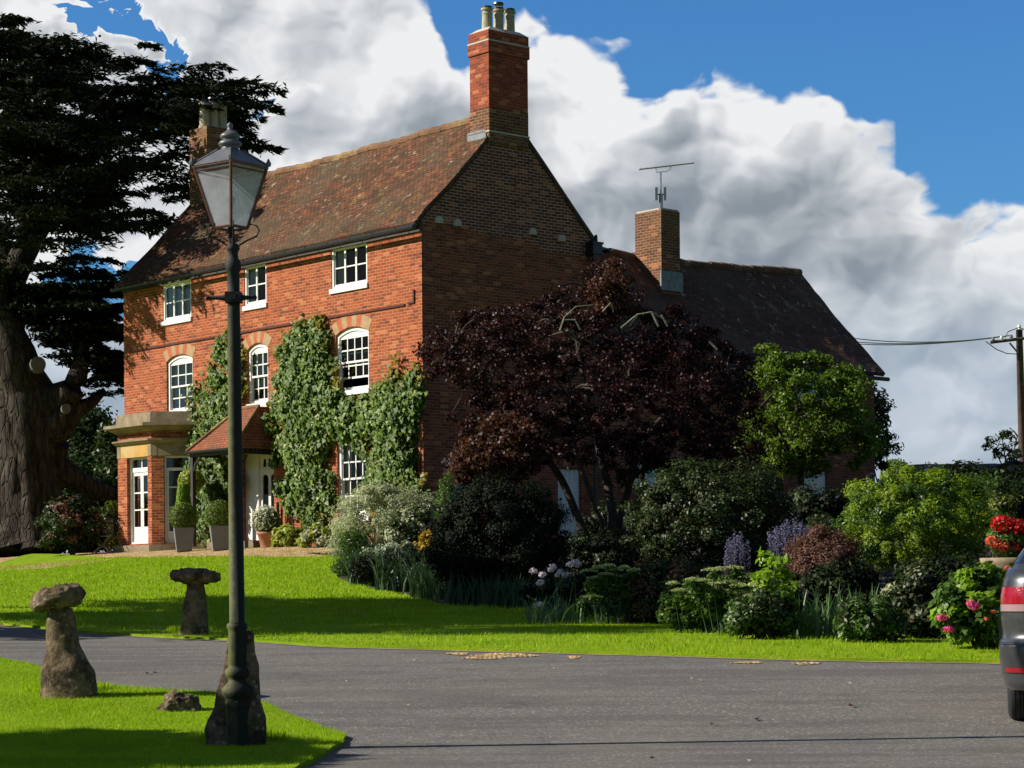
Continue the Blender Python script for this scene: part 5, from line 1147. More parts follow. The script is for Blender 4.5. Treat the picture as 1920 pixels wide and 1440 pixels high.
shrub('background_hedge', 'dark hedge low behind the cedar trunk and the rose bush', 'hedge', [(-60, 930), (60, 915), (150, 905), (236, 920), (236, 1040), (-60, 1040)], 72, .9, ['dark', 'laurel'], 16000, .14, .6, .35, 170, stems=2)
# folding wooden garden chair by the bay
b = atY(194, 60.8); ch_ = empty('garden_chair', b); tag(ch_, 'weathered folding slatted wooden chair left of the bay', 'chair')
for nm, segs in (('leg', [((-.25, -.25, 0), (.2, .25, .45))]), ('leg', [((.2, -.25, 0), (-.25, .25, .45))]), ('leg', [((-.25, .2, 0), (.2, -.2, .45))]), ('leg', [((.25, .2, 0), (-.2, -.2, .45))])):
    mb = MB(); mb.tube([b + Vector(p) for p in segs[0]], .022, 5); mb.build(nm, M['wood'], ch_)
mb = MB()
for k in range(5): mb.box((b.x - .24, b.y - .2 + k * .09, b.z + .45), (b.x + .24, b.y - .14 + k * .09, b.z + .47))
mb.build('seat', M['wood'], ch_, loc=None); mb = MB()
for k in range(3): mb.box((b.x - .24, b.y + .24, b.z + .6 + k * .13), (b.x + .24, b.y + .26, b.z + .67 + k * .13))
for s_x in (-.22, .19): mb.box((b.x + s_x, b.y + .262, b.z + .45), (b.x + s_x + .03, b.y + .285, b.z + .95))
mb.build('backrest', M['wood'], ch_)
# ------------------------------------------------------------------ pots and plants along the front
def onfront_ground(px, s): 
    a, _ = front(px, 1020, s); p = Hs(a, s, 0); return Vector((p.x, p.y, H1(p.x, p.y)))
def ballshrub(c, r, mat, parent, n=1800, size=.05, flat=1., name='foliage'):
    d_ = unit(rng.normal(size=(n, 3))); P = np.array(c) + d_ * (r * rng.uniform(.72, 1.05, n))[:, None] * np.array([1, 1, flat]); leafmesh(name, P, d_ + rng.normal(size=P.shape) * .5, np.full(n, size), np.full(n, size * .6), M[mat], parent)
def square_planter(px, s, label, cone=False):
    b = onfront_ground(px, s); b.z -= .01; root = empty('square_planter', b); tag(root, label, 'planter', 'square grey planters by the porch')
    mb = MB(); w0, w1, hh = .19, .26, .62; U, V_ = Vector((.98, .2, 0)), Vector((-.2, .98, 0))
    for i in range(4):
        c = [(-1, -1), (1, -1), (1, 1), (-1, 1)]; p, q = c[i], c[(i + 1) % 4]
        mb.quadv([b + U * p[0] * w0 + V_ * p[1] * w0, b + U * q[0] * w0 + V_ * q[1] * w0, b + U * q[0] * w1 + V_ * q[1] * w1 + Zax * hh, b + U * p[0] * w1 + V_ * p[1] * w1 + Zax * hh])
    mb.quadv([b + U * p[0] * (w1 - .02) + V_ * p[1] * (w1 - .02) + Zax * (hh - .04) for p in [(-1, -1), (1, -1), (1, 1), (-1, 1)]]); mb.build('pot', M['zinc'], root)
    ballshrub(b + Zax * (hh + .28), .37, 'box', root, 3800, .05)
    if cone:
        n = 4200; t = rng.random(n); r = .24 * (1 - .45 * t) * np.sqrt(rng.uniform(.5, 1, n)); an = rng.uniform(0, 6.28, n)
        P = np.column_stack([b.x - .05 + r * np.cos(an), b.y + .3 + r * np.sin(an), b.z + hh + .3 + t * .85]); leafmesh('tall_foliage', P, np.column_stack([np.cos(an), np.sin(an), 0 * an + .3]) + rng.normal(size=P.shape) * .4, np.full(n, .09), np.full(n, .03), M['bright'], root, np.array([0, 0, 1.]) + rng.normal(size=P.shape) * .4)
square_planter(345, 1.75, 'grey square planter with clipped ball and feathery upright shrub, beside the bay', True)
square_planter(413, 1.75, 'grey square planter with one clipped ball, just left of the lamp post')
b = onfront_ground(502, 1.15); r_ = empty('terracotta_pot', b); tag(r_, 'round terracotta pot of white flowers at the front door', 'pot')
mb = MB(); mb.lathe(b, [(0, .17), (.02, .18), (.30, .25), (.31, .28), (.37, .285), (.375, .25), (.33, .24)], 20); mb.build('pot', M['terracotta'], r_, smooth=True)
ballshrub(b + Zax * .62, .34, 'green', r_, 1500, .09); ballshrub(b + Zax * .68 - dR * .06, .36, 'white_f', r_, 750, .07, name='flower')
b = Hs(front(358, 900, .9)[0], .9, front(358, 902, .9)[1]); r_ = empty('hanging_basket', b - Zax * .1); tag(r_, 'yellow green hanging basket under the left end of the porch', 'basket')
ballshrub(b, .34, 'hosta', r_, 1900, .08, flat=.9); mb = MB(); mb.lathe(b - Zax * .25, [(0, .05), (.1, .2), (.25, .26)], 12); mb.build('basket', M['timber'], r_)
for k in range(3):
    an = k * 2.1; mb = MB(); mb.tube([b + Vector((.2 * math.cos(an), .2 * math.sin(an), 0)), b + Zax * .75], .006, 4); mb.build('chain', M['blackpaint'], r_)
def onf(px, s): return onfront_ground(px, s).y
shrub('hosta_clump', 'yellow green leafy clump at the wall right of the terracotta pot', 'plant', dome(516, 572, 986, 1024), onf(545, 1.0), .45, 'hosta', 2600, .13, .6, .16, 40, up=1.)
shrub('hosta_clump', 'low yellow leafy plants at the wall beneath the tall climber', 'plant', dome(566, 640, 990, 1026), onf(600, 1.2), .5, ['hosta', 'silver'], 2600, .11, .55, .16, 40, up=1.)
# ------------------------------------------------------------------ the mixed border, back to front
shrub('silver_shrub', 'airy silver grey shrub before the ground floor sash window', 'shrub', [(640, 1010), (636, 960), (660, 930), (700, 912), (740, 915), (775, 925), (806, 945), (815, 985), (820, 1030), (760, 1045), (690, 1050)], 47.2, .8, 'silver', 17000, .075, .35, .22, 150, up=.4)
shrub('grey_leaved_bush', 'loose grey green bush spilling at the corner of the border', 'shrub', dome(622, 690, 968, 1040), 48., .6, 'silver', 4500, .07, .35, .2, 60)
shrub('dark_round_bush', 'dark glossy bush at the right foot of the silver shrub', 'shrub', dome(712, 822, 962, 1052), 45.6, .6, ['laurel', 'silver', 'laurel'], 6500, .085, .6, .2, 80)
shrub('ferny_bush', 'small bright feathery green bush at the left tip of the border', 'shrub', dome(634, 690, 990, 1075), 43.5, .5, 'green', 5200, .07, .35, .18, 60)
shrub('woolly_leaved_plant', 'low white woolly leaved mound above the iris bed', 'plant', dome(688, 800, 1022, 1062, 12, .15), 40.5, .45, 'senecio', 3200, .10, .45, .13, 60, up=1.)
shrub('orange_leaved_bush', 'small orange and yellow leaved bush left of the black conifer', 'shrub', dome(786, 832, 1004, 1062), 39., .3, 'orange', 900, .09, .5, .14, 26)
shrub('dwarf_conifer', 'narrow upright blue green conifer against the gable wall', 'conifer', [(822, 985), (824, 920), (832, 893), (844, 890), (852, 930), (856, 985)], 41., .35, 'green', 3500, .06, .3, .12, 50)
shrub('rounded_conifer', 'big near black rounded conifer in the middle of the border', 'conifer', [(812, 1040), (818, 1000), (845, 968), (850, 945), (890, 915), (935, 900), (985, 905), (1025, 930), (1045, 960), (1062, 1010), (1055, 1060), (1030, 1100), (960, 1115), (880, 1105), (830, 1080)], 34.5, .9, 'dark', 75000, .05, .45, .2, 320, up=.3)
shrub('dense_dome_bush', 'large dark dome shaped bush right of the purple tree', 'shrub', [(1185, 1040), (1180, 990), (1200, 925), (1240, 890), (1300, 876), (1380, 875), (1440, 888), (1478, 925), (1490, 990), (1470, 1050), (1400, 1068), (1290, 1066), (1210, 1068)], 38., 1.2, 'laurel', 42000, .062, .6, .2, 330, up=.5)
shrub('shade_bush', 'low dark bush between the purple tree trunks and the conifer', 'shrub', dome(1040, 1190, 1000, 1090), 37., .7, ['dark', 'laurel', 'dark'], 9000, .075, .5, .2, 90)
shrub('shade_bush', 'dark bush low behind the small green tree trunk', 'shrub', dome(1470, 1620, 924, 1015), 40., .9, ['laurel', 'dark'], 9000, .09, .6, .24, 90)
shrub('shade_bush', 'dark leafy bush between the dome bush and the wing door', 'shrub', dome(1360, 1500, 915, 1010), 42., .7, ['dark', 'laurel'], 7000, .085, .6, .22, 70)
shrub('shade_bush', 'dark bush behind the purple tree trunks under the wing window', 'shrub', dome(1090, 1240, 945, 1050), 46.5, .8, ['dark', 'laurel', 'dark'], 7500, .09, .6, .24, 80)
shrub('clipped_mound', 'small clipped dark green mound between the dome bush and lime bush', 'shrub', dome(1505, 1590, 975, 1030), 36., .5, 'laurel', 6000, .045, .6, .12, 100)
shrub('lime_bush', 'big bright lime green bush with upright shoots near the parked car', 'shrub', [(1590, 1010), (1588, 960), (1602, 920), (1630, 900), (1640, 905), (1660, 890), (1690, 896), (1700, 868), (1716, 880), (1740, 872), (1760, 892), (1785, 868), (1800, 896), (1830, 905), (1850, 900), (1846, 930), (1860, 960), (1852, 1020), (1835, 1055), (1800, 1075), (1720, 1080), (1650, 1070), (1612, 1050)], 31., .9, ['lime', 'lime', 'green'], 30000, .06, .38, .16, 260, up=.6)
for k, (x, y) in enumerate([(1606, 905), (1662, 880), (1704, 862), (1742, 868), (1787, 862), (1818, 890), (1850, 895)]):
    pass
shrub('golden_bush', 'small golden green bush right behind the lime bush', 'shrub', dome(1838, 1905, 905, 1010), 33.5, .4, ['hosta', 'green', 'laurel'], 4500, .06, .5, .16, 60)
shrub('brown_pink_bush', 'rounded brownish pink bush between lavender spikes and lime bush', 'shrub', dome(1478, 1612, 1000, 1100), 30., .5, 'brownred', 12000, .045, .55, .15, 140, up=.8)
shrub('azalea_bush', 'low bush with red and brown tinted leaves between the flower heads', 'shrub', dome(1175, 1330, 1052, 1165), 28.8, .5, ['brownred', 'laurel', 'laurel'], 12000, .055, .55, .16, 130)
shrub('low_green_bush', 'low dark filler bush under the pale lilac flowers', 'shrub', dome(985, 1110, 1070, 1130), 31.5, .4, ['dark', 'blade'], 4500, .06, .5, .14, 60)
# blue flower spikes
def spikes(label, x0, x1, yt, yb, Y, n):
    b = atY((x0 + x1) / 2, Y); root = empty('blue_flower_clump', b); tag(root, label, 'flowers', 'blue flower spikes')
    P = []; ps = []
    for i in range(n):
        t = rng.uniform(-1, 1); xx = (x0 + x1) / 2 + t * (x1 - x0) / 2; yy = yt + abs(t) * (yb - yt) * .35 + rng.uniform(0, 22); top_ = Pt(xx, yy, Y + rng.uniform(-.3, .3)); bt = b + Vector((t * .15, 0, 0))
        mid_ = bt.lerp(top_, .6) + Vector((t * .04, 0, .02)); ps.append(([bt, mid_, top_], [.006, .005, .003]))
        for q in np.linspace(.35, 1, 46): c = mid_.lerp(top_, (q - .35) / .65); P.append((c.x + rng.normal(0, .016), c.y + rng.normal(0, .016), c.z + rng.normal(0, .01)))
    tubeset('stem', ps, 'bark', root, 4); P = np.array(P); leafmesh('flower_spikes', P, rng.normal(size=P.shape), np.full(len(P), .03), np.full(len(P), .022), M['blue'], root)
spikes('blue grey flower spikes, the smaller clump in front of the dome bush', 1362, 1402, 985, 1065, 32.5, 30)
spikes('hazy blue flower spikes, the broad clump behind the brown pink bush', 1438, 1532, 966, 1045, 33.5, 75)
# irises and other strap leaves
ir = [('dark iris leaves at the left end of the iris bed', 690, 33.8, 70, 95), ('dark iris leaves below the white woolly mound', 745, 33., 75, 100), ('dark iris leaves left of the conifer foot', 810, 31.6, 80, 100), ('dark iris leaves at the foot of the black conifer', 875, 30.6, 80, 75), ('dark iris leaves right of the conifer foot, by the lawn', 945, 30., 80, 75)]
for lb, x, Y, w, hp in ir:
    Y = g(x, float(np.interp(x, [p[0] for p in bedE], [p[1] for p in bedE])) - 4).y + .62
    blades('iris_clump', lb, 'iris', x, 0, Y, w, .55, 260, hp * .85 / F * Y, .034, 'blade', .6, 'iris clumps along the lawn edge')
blades('iris_clump', 'blue green sword leaves behind the fallen terracotta pot', 'iris', 1530, 0, 25.2, 90, .35, 75, .62, .036, 'blade_l', .45, 'sword leaved clumps at the right')
blades('iris_clump', 'sword leaves right of the fallen terracotta pot', 'iris', 1598, 0, 25.8, 80, .35, 75, .58, .032, 'blade_l', .4, 'sword leaved clumps at the right')
blades('grassy_plant', 'grassy strap leaves at the right foot of the lime bush', 'plant', 1815, 0, 27.8, 70, .2, 80, .42, .02, 'blade_l', .5)
ph = blades('lilac_flower_clump', 'pale lilac flower heads on tall stems over strap leaves', 'flowers', 1045, 0, 28.9, 110, .35, 150, .42, .028, 'blade_l', .6)
pf = [Pt(x, y, 28.9 + random.uniform(-.2, .2)) for x, y in [(1000, 1070), (1017, 1077), (1012, 1092), (1037, 1062), (1050, 1072), (1060, 1078), (1045, 1078), (1078, 1053), (1070, 1058), (1003, 1136), (1012, 1132), (1034, 1068), (1082, 1058)]]
tubeset('stem', [([atY(1045, 28.9) + Vector((random.uniform(-.3, .3), 0, 0)), p], [.005, .004]) for p in pf], 'blade', ph, 4); flowers(ph, pf, 46, .055, .035, 'lilac')
def sedum(label, pts, Y, hw):
    xs_ = [p[0] for p in pts]; b = atY(sum(xs_) / len(xs_), Y); root = empty('sedum_clump', b); tag(root, label, 'flowers', 'flat headed flower clumps')
    P = []; ps = []
    for x, y in pts:
        c = Pt(x, y, Y + random.uniform(-.25, .25)); r = random.uniform(.065, .10); n = 170; an = rng.uniform(0, 6.28, n); rr = r * np.sqrt(rng.random(n)); P.append(np.column_stack([c.x + rr * np.cos(an) * 1.3, c.y + rr * np.sin(an), c.z + .03 * (1 - (rr / r) ** 2) + rng.normal(0, .005, n)])); ps.append(([b + Vector(((c.x - b.x) * .6, 0, 0)), c - Vector((0, 0, .01))], [.008, .005]))
    P = np.vstack(P); leafmesh('flower_heads', P, np.array([0, 0, 1.]) + rng.normal(size=P.shape) * .35, np.full(len(P), .024), np.full(len(P), .022), M['sedum'], root); tubeset('stem', ps, 'blade', root, 4)
    x0, x1, y0, y1 = min(xs_) - 12, max(xs_) + 12, min(p[1] for p in pts) + 8, max(p[1] for p in pts) + 32
    Cn, _ = clump_centres([(x0, y0 + 14), ((x0 + x1) / 2, y0), (x1, y0 + 14), (x1, y1), (x0, y1)], Y + .12, .25, 60); P, d_ = blobs(Cn, .10, 60); P[:, 2] = np.maximum(P[:, 2], h(P[:, 0], P[:, 1]) + .01)
    leafmesh('foliage', P, d_ * .5 + np.array([0, 0, .6]) + rng.normal(size=P.shape) * .4, np.full(len(P), .055), np.full(len(P), .035), M['green'], root)
sedum('green flat headed flowers, the clump right of the lilac flowers', [(1105, 1072), (1122, 1066), (1140, 1062), (1155, 1070), (1170, 1065), (1188, 1070), (1115, 1085), (1135, 1078), (1160, 1082), (1120, 1105), (1150, 1108), (1165, 1095), (1112, 1120), (1140, 1098)], 28.6, .4)
sedum('creamy flat headed flowers, the lower left clump before the azalea', [(1262, 1095), (1275, 1108), (1258, 1125), (1285, 1122), (1300, 1118), (1318, 1122), (1330, 1124), (1345, 1118), (1298, 1128), (1262, 1142), (1352, 1108)], 26.2, .4)
sedum('pale flat headed flowers, the upper clump left of the bright leafy plant', [(1335, 1070), (1350, 1068), (1375, 1066), (1300, 1088), (1320, 1090), (1345, 1095), (1368, 1092), (1380, 1088), (1395, 1086), (1410, 1082), (1340, 1105), (1385, 1098), (1405, 1100), (1420, 1095), (1362, 1110), (1390, 1112), (1405, 1118), (1372, 1125), (1415, 1108)], 25.6, .4)
shrub('bright_leafy_plant', 'upright plant with big shiny yellow green leaves', 'plant', [(1425, 1150), (1420, 1090), (1424, 1040), (1440, 1028), (1456, 1045), (1470, 1030), (1482, 1060), (1480, 1110), (1490, 1160), (1440, 1165)], 25.2, .22, 'bright', 520, .12, .45, .09, 46, up=.3)
shrub('low_leafy_plant', 'low bushy green leaves right below the pale flat flowers', 'plant', dome(1365, 1500, 1112, 1182), 24.8, .3, ['green', 'laurel'], 4200, .06, .6, .12, 70)
shrub('low_leafy_plant', 'low spreading green leaves between sword leaves and variegated bush', 'plant', dome(1572, 1690, 1132, 1195), 24.0, .3, ['green', 'laurel'], 3600, .07, .45, .12, 60)
shrub('variegated_bush', 'dark bush with grey green leaf edges left of the pink flowers', 'shrub', dome(1655, 1775, 1070, 1198), 24.8, .35, ['laurel', 'silver', 'laurel', 'dark'], 7500, .065, .6, .14, 90)
hy = shrub('hydrangea_bush', 'big leaved bush with bright pink flower heads next to the car', 'shrub', [(1755, 1200), (1752, 1150), (1768, 1110), (1800, 1085), (1840, 1068), (1880, 1078), (1915, 1080), (1935, 1110), (1935, 1205), (1850, 1210)], 22.8, .42, ['bright', 'green', 'green'], 5200, .10, .62, .13, 110, up=.8)
flowers(hy, [Pt(1820, 1131, 22.3), Pt(1826, 1136, 22.3)], 120, .065, .035, 'pink'); flowers(hy, [Pt(1766, 1158, 22.2), Pt(1779, 1180, 22.2)], 90, .05, .03, 'pink'); flowers(hy, [Pt(1862, 1148, 22.3), Pt(1850, 1160, 22.3), Pt(1890, 1065, 22.4)], 40, .04, .03, 'coral')
shrub('border_filler_bush', 'dark low bush under the lime bush behind the sword leaves', 'shrub', dome(1440, 1680, 1060, 1170), 27.2, .4, ['dark', 'laurel'], 8000, .07, .55, .16, 90)
shrub('border_filler_bush', 'dark low bush behind the iris leaves under the woolly mound', 'shrub', dome(660, 860, 1035, 1085), 38.5, .5, ['dark'], 8000, .07, .5, .16, 90)
shrub('border_filler_bush', 'dark leafy mass beneath the lime bush left of the stone urn', 'shrub', dome(1670, 1880, 1045, 1130), 27.5, .4, ['dark', 'laurel'], 8000, .07, .55, .16, 90)
# stone urn with begonias
b = atY(1898, 26.4); r_ = empty('stone_urn', b); tag(r_, 'sandstone urn overflowing with red and coral flowers behind the car', 'urn')
ztop = Pt(1898, 1046, 26.4).z; mb = MB(); hh = ztop - b.z; mb.lathe(b, [(0, .2), (.06, .2), (.08, .12), (hh * .45, .10), (hh * .55, .16), (hh * .8, .32), (hh * .93, .37), (hh, .38), (hh + .001, .33), (hh - .05, .32)], 24); mb.build('urn_bowl', M['sand'], r_, smooth=True)
for c, r, mt, n, nm, sz in (((1898, 1010), .30, 'green', 1800, 'foliage', .07), ((1880, 982), .14, 'red', 240, 'flower', .055), ((1908, 990), .15, 'red', 240, 'flower', .055), ((1862, 1016), .09, 'coral', 110, 'flower', .05), ((1882, 1022), .10, 'coral', 120, 'flower', .05), ((1908, 1024), .10, 'red', 90, 'flower', .045)):
    ballshrub(Pt(c[0], c[1], 26.2 if nm == 'flower' else 26.4), r, mt, r_, n, sz, .75, nm)
def rock(name, label, x0, x1, yt, yb, Y, mat='sand', seed=1, group=None):
    b = atY((x0 + x1) / 2, Y); rx = (x1 - x0) / 2 / F * Y; rz = (yb - yt) / F * Y; bm = bmesh.new(); bmesh.ops.create_icosphere(bm, subdivisions=4, radius=1)
    for v in bm.verts:
        n1 = mnoise.fractal(v.co * 1.4 + Vector((seed, 0, 0)), .9, 2.1, 6); v.co *= 1 + .38 * n1; v.co = Vector((v.co.x * rx, v.co.y * rx * .7, v.co.z * rz * .75 + rz * .3))
    m = bpy.data.meshes.new(name); bm.to_mesh(m); bm.free(); m.materials.append(M[mat]); o = link(bpy.data.objects.new(name, m)); o.location = b; tag(o, label, 'rock', group); return o
rock('border_stone', 'rough stone block half hidden under the lime bush', 1650, 1700, 1082, 1112, 26.0, 'sand', 3)
rock('border_stone', 'flat sandstone edging block below the red flower urn', 1862, 1925, 1044, 1068, 25.6, 'sand', 5)
# terracotta pot lying on its side
b = g(1512, 1183) + Vector((0, .25, .0)); b.z = H1(b.x, b.y); r_ = empty('fallen_pot', b); tag(r_, 'small terracotta pot lying on its side at the lawn edge', 'pot')
mb = MB(); ax = Vector((-.55, -.8, .12)).normalized(); mb.lathe(b + Vector((.05, .12, .10)), [(0, .06), (.14, .09), (.145, .105), (.19, .108), (.195, .095), (.1, .075)], 18, ax); mb.build('pot', M['terracotta'], r_, smooth=True)
# ------------------------------------------------------------------ right background
tagged = []
b = atY(1800, 62); sh = empty('low_shed', b); tag(sh, 'long low dark felt roofed shed beyond the hedge at the right', 'shed')
zt, ze = Pt(1700, 868, 62).z, Pt(1700, 884, 62).z
x0, x1 = Pt(1668, 0, 62).x, Pt(1990, 0, 62).x
mb = MB(); mb.box((x0 + .2, 62.2, b.z - .4), (x1, 66, ze)); mb.build('shed_wall', M['timber'], sh)
mb = MB(); roofslab(mb, Vector((x0, 61.9, ze)), Vector((x1, 61.9, ze)), Vector((x0 + .5, 64, zt + .06)), Vector((x1, 64, zt + .06)), 20, 5, .08, .05); mb.build('shed_roof', M['felt'] if 'felt' in M else M['lroof'], sh)
gx0, gx1 = Pt(1862, 0, 61).x, Pt(1935, 0, 61).x; gz = Pt(1890, 866, 61).z
mb = MB(); mb.quadv([(gx0, 61.3, ze), (gx1, 61.3, ze), ((gx0 + gx1) / 2, 61.3, gz)]); mb.build('shed_gable', M['wood'], sh)
mb = MB(); mb.tube([(gx0 - .1, 61.25, ze), ((gx0 + gx1) / 2, 61.25, gz + .03), (gx1 + .1, 61.25, ze)], .06, 5); mb.build('bargeboard', M['timber'], sh)
shrub('clipped_hedge', 'dark green flat topped hedge in front of the shed', 'hedge', [(1690, 900), (1700, 886), (1760, 884), (1840, 882), (1990, 884), (1990, 990), (1690, 990)], 52, .9, ['dark', 'laurel'], 26000, .10, .6, .3, 260, stems=2)
tree('slender_shrub', 'thin dark shrub with upright feathery twigs beside the telegraph pole', 'shrub', 1885, 63., [(1845, 832), (1860, 818), (1880, 806), (1905, 815), (1918, 840), (1920, 866), (1860, 866)], .8, [([(1886, 900, 0), (1884, 860, 0), (1880, 815, 0)], .03, .01), ([(1886, 890, 0), (1870, 855, 0), (1850, 826, 0)], .025, .008), ([(1886, 890, 0), (1900, 850, 0), (1908, 818, 0)], .025, .008)], 'tree_far', 420, .20, .16, 30, tw=26, aspect=.26)
tree('background_tree', 'low pale green treetop on the skyline right of the wing', 'tree', 1675, 120., [(1660, 880), (1664, 868), (1680, 864), (1692, 872), (1694, 885)], 1.5, [([(1676, 905, 0), (1676, 880, 0)], .15, .06)], 'maple', 1500, .2, .4, 24, tw=4)
# telegraph pole
YT = 80.; b = atY(1917, YT); tp = empty('telegraph_pole', b); tag(tp, 'brown wooden telegraph pole at the right edge carrying overhead wires', 'pole')
pt_, pb_ = Pt(1911, 618, YT), Pt(1918, 880, YT); mb = MB(); mb.tube([pb_ + (pb_ - pt_) * .3, pb_, pt_], [.17, .155, .12], 12); mb.build('pole', M['polewood'], tp, smooth=True)
arm = [Pt(1857, 642, YT - .2), Pt(1965, 629, YT - .2)]; mb = MB(); mb.tube(arm, .06, 6); mb.build('crossarm', M['polewood'], tp)
mb = MB(); mb.tube([Pt(1893, 643, YT - .2), Pt(1909, 662, YT - .15)], .035, 5); mb.build('brace', M['steel'], tp)
wp = []
for i, (x, y) in enumerate([(1862, 641), (1878, 638), (1896, 636), (1911, 617), (1945, 632)]):
    p = Pt(x, y, YT - .2); mb = MB(); mb.lathe(p, [(0, .04), (.05, .03), (.06, .07), (.1, .07), (.11, .05), (.16, .05), (.17, .0)], 10); mb.build('insulator', M['white'] if i % 2 else M['lead'], tp); wp.append(p + Zax * .14)
mb = MB(); q0, q1 = Pt(1848, 640, YT), Pt(1908, 664, YT - .1); mb.tube([q0, Pt(1868, 655, YT), Pt(1888, 663, YT), q1], .018, 5); mb.tube([Pt(1884, 634, YT), Pt(1890, 622, YT), Pt(1911, 614, YT), Pt(1930, 622, YT)], .018, 5); mb.build('service_cable', M['blackpaint'], tp)
for i, yend in enumerate((633, 640, 644)):
    far_ = Pt(1590, yend, YT + 16); a_ = wp[i]; P = []
    for t in np.linspace(0, 1.5, 22): q = a_.lerp(far_, t); q.z -= .5 * (1 - (2 * min(t, 1.) - 1) ** 2) * .35; P.append(q)
    mb = MB(); mb.tube(P, .02, 4); mb.build('overhead_wire', M['blackpaint'], tp)

# ------------------------------------------------------------------ staddle stones
def stone_body(mb, b, prof, seed=0., n=44, m_=40, amp=.02, sq=3., lean=(0, 0)):
    """prof: (z, cx, halfx, halfy)"""
    z_ = [p[0] for p in prof]; base = len(mb.v); Z = np.linspace(z_[0], z_[-1], m_)
    for j, z in enumerate(Z):
        cx, hx, hy2 = [float(np.interp(z, z_, [p[k] for p in prof])) for k in (1, 2, 3)]
        for i in range(n):
            t = 2 * math.pi * i / n; c, s_ = math.cos(t), math.sin(t); r = (abs(c) ** sq + abs(s_) ** sq) ** (-1 / sq)
            p = Vector((cx + hx * r * c, hy2 * r * s_, z)); q = p * 4 + Vector((seed, 0, 0)); d_ = amp * (mnoise.fractal(q, .9, 2.1, 5) - .1) ; dirv = Vector((c, s_, 0)); p += dirv * d_
            mb.v.append(tuple(b + p))
    for j in range(m_ - 1):
        for i in range(n):
            a = base + j * n + i; c = base + j * n + (i + 1) % n; mb.f.append((a, c, c + n, a + n)); mb.uv.append(None); mb.mi.append(0)
    mb.f.append(tuple(base + (m_ - 1) * n + i for i in range(n))); mb.uv.append(None); mb.mi.append(0)
def stone_cap(mb, c, hx, hy2, t, seed, tiltx=0., n=60, m_=26, amp=.05, layers=False):
    base = len(mb.v)
    for j in range(m_):
        ph_ = math.pi * (j + .5) / m_ - math.pi / 2
        for i in range(n):
            th = 2 * math.pi * i / n; rr = math.cos(ph_) ** .62; d = Vector((math.cos(th) * rr, math.sin(th) * rr, math.sin(ph_)))
            f = .6 * mnoise.fractal(Vector((d.x, d.y, d.z * .6)) * 2.6 + Vector((seed, 0, 0)), .8, 2.2, 6); rad = mnoise.noise(Vector((math.cos(th), math.sin(th), seed)) * 1.2)
            k = 1 + .16 * rad + .2 * f * .8; z = d.z * t * (1 + .5 * f)
            if layers: z = round(z / (t * .28)) * t * .28 * .6 + z * .4
            p = Vector((d.x * hx * k, d.y * hy2 * k, z)); p.z += p.x * tiltx; mb.v.append(tuple(c + p))
    for j in range(m_ - 1):
        for i in range(n):
            a = base + j * n + i; e = base + j * n + (i + 1) % n; mb.f.append((a, e, e + n, a + n)); mb.uv.append(None); mb.mi.append(0)
    for j in (0, m_ - 1): mb.f.append(tuple(base + j * n + i for i in range(n))); mb.uv.append(None); mb.mi.append(0)
def staddle(label, pb, px_prof, cap, seed, name='staddle_stone', group='staddle stones on the grass', hyk=.8):
    b = g(pb[0], pb[1] + 4, .035); b.z -= .05; Y = b.y; k = Y / F; root = empty(name, b); tag(root, label, 'staddle stone', group); mb = MB()
    prof = [((pb[1] - y) * k + (0 if i else -.02), ((x0 + x1) / 2 - pb[0]) * k, (x1 - x0) / 2 * k, (x1 - x0) / 2 * k * hyk) for i, (y, x0, x1) in enumerate(px_prof)]
    stone_body(mb, b, prof, seed); mb.build('stone_post', M['stone'], root, smooth=True)
    if cap:
        cx, cy, hw, ht, til, lay = cap; c = b + Vector(((cx - pb[0]) * k, 0, (pb[1] - cy) * k)); mb = MB(); stone_cap(mb, c, hw * k, hw * k * .85, ht * k, seed, til, layers=lay); mb.build('stone_cap', M['stone'], root, smooth=True)
    return root
staddle('mossy mushroom shaped staddle stone with a lumpy tilted cap, nearest at left', (127, 1300), [(1300, 74, 183), (1275, 75, 182), (1240, 78, 174), (1215, 84, 160), (1190, 87, 150), (1160, 88, 143), (1125, 89, 138)], (110, 1106, 50, 22, .17, False), 2.3)
staddle('dark staddle stone with a flat layered cap, out on the main lawn', (362, 1185), [(1185, 331, 392), (1165, 338, 391), (1150, 342, 389), (1110, 347, 386), (1080, 351, 383)], (367, 1069, 46, 14, -.03, True), 7.7)
staddle('capless leaning staddle stone wedged behind the lamp post', (443, 1391), [(1391, 388, 498), (1350, 385, 500), (1325, 394, 499), (1300, 404, 493), (1240, 418, 486), (1200, 426, 482), (1166, 432, 478)], None, 4.1, hyk=.42)
rock('lawn_rock', 'small pale rock on the verge left of the lamp post', 298, 378, 1300, 1340, g(338, 1338).y, 'stone', 9)
# ------------------------------------------------------------------ street lamp
lb = g(447, 1393, .035); lb.y -= .1; YL = lb.y; lb = Vector(((447 - 960) / F * YL, YL, H1(lb.x, YL) + .02)); lb.x = Pt(447, 1389, YL).x
lamp = empty('street_lamp', lb); tag(lamp, 'tall mossy black cast iron lamp post with copper framed glass lantern', 'street lamp'); kL = YL / F
AX = (Pt(437.5, 455, YL) - Pt(447.5, 1389, YL)); AX.y = 0; LT = AX.length; AX.normalize()
lz = lambda y: (1389 - y) / 934 * LT
def lp(y, dx=0., dy=0.): return lb + AX * lz(y) + Vector((dx * kL, dy * kL, 0))
def lprof(L_): return [(lz(y), r * kL) for y, r in L_]
mb = MB(); mb.lathe(lb, lprof([(1393, 29), (1384, 29), (1382, 27.5), (1320, 27), (1312, 29), (1306, 29), (1302, 26)]), 8, AX); mb.build('lamp_base', M['iron'], lamp, bevel=.004)
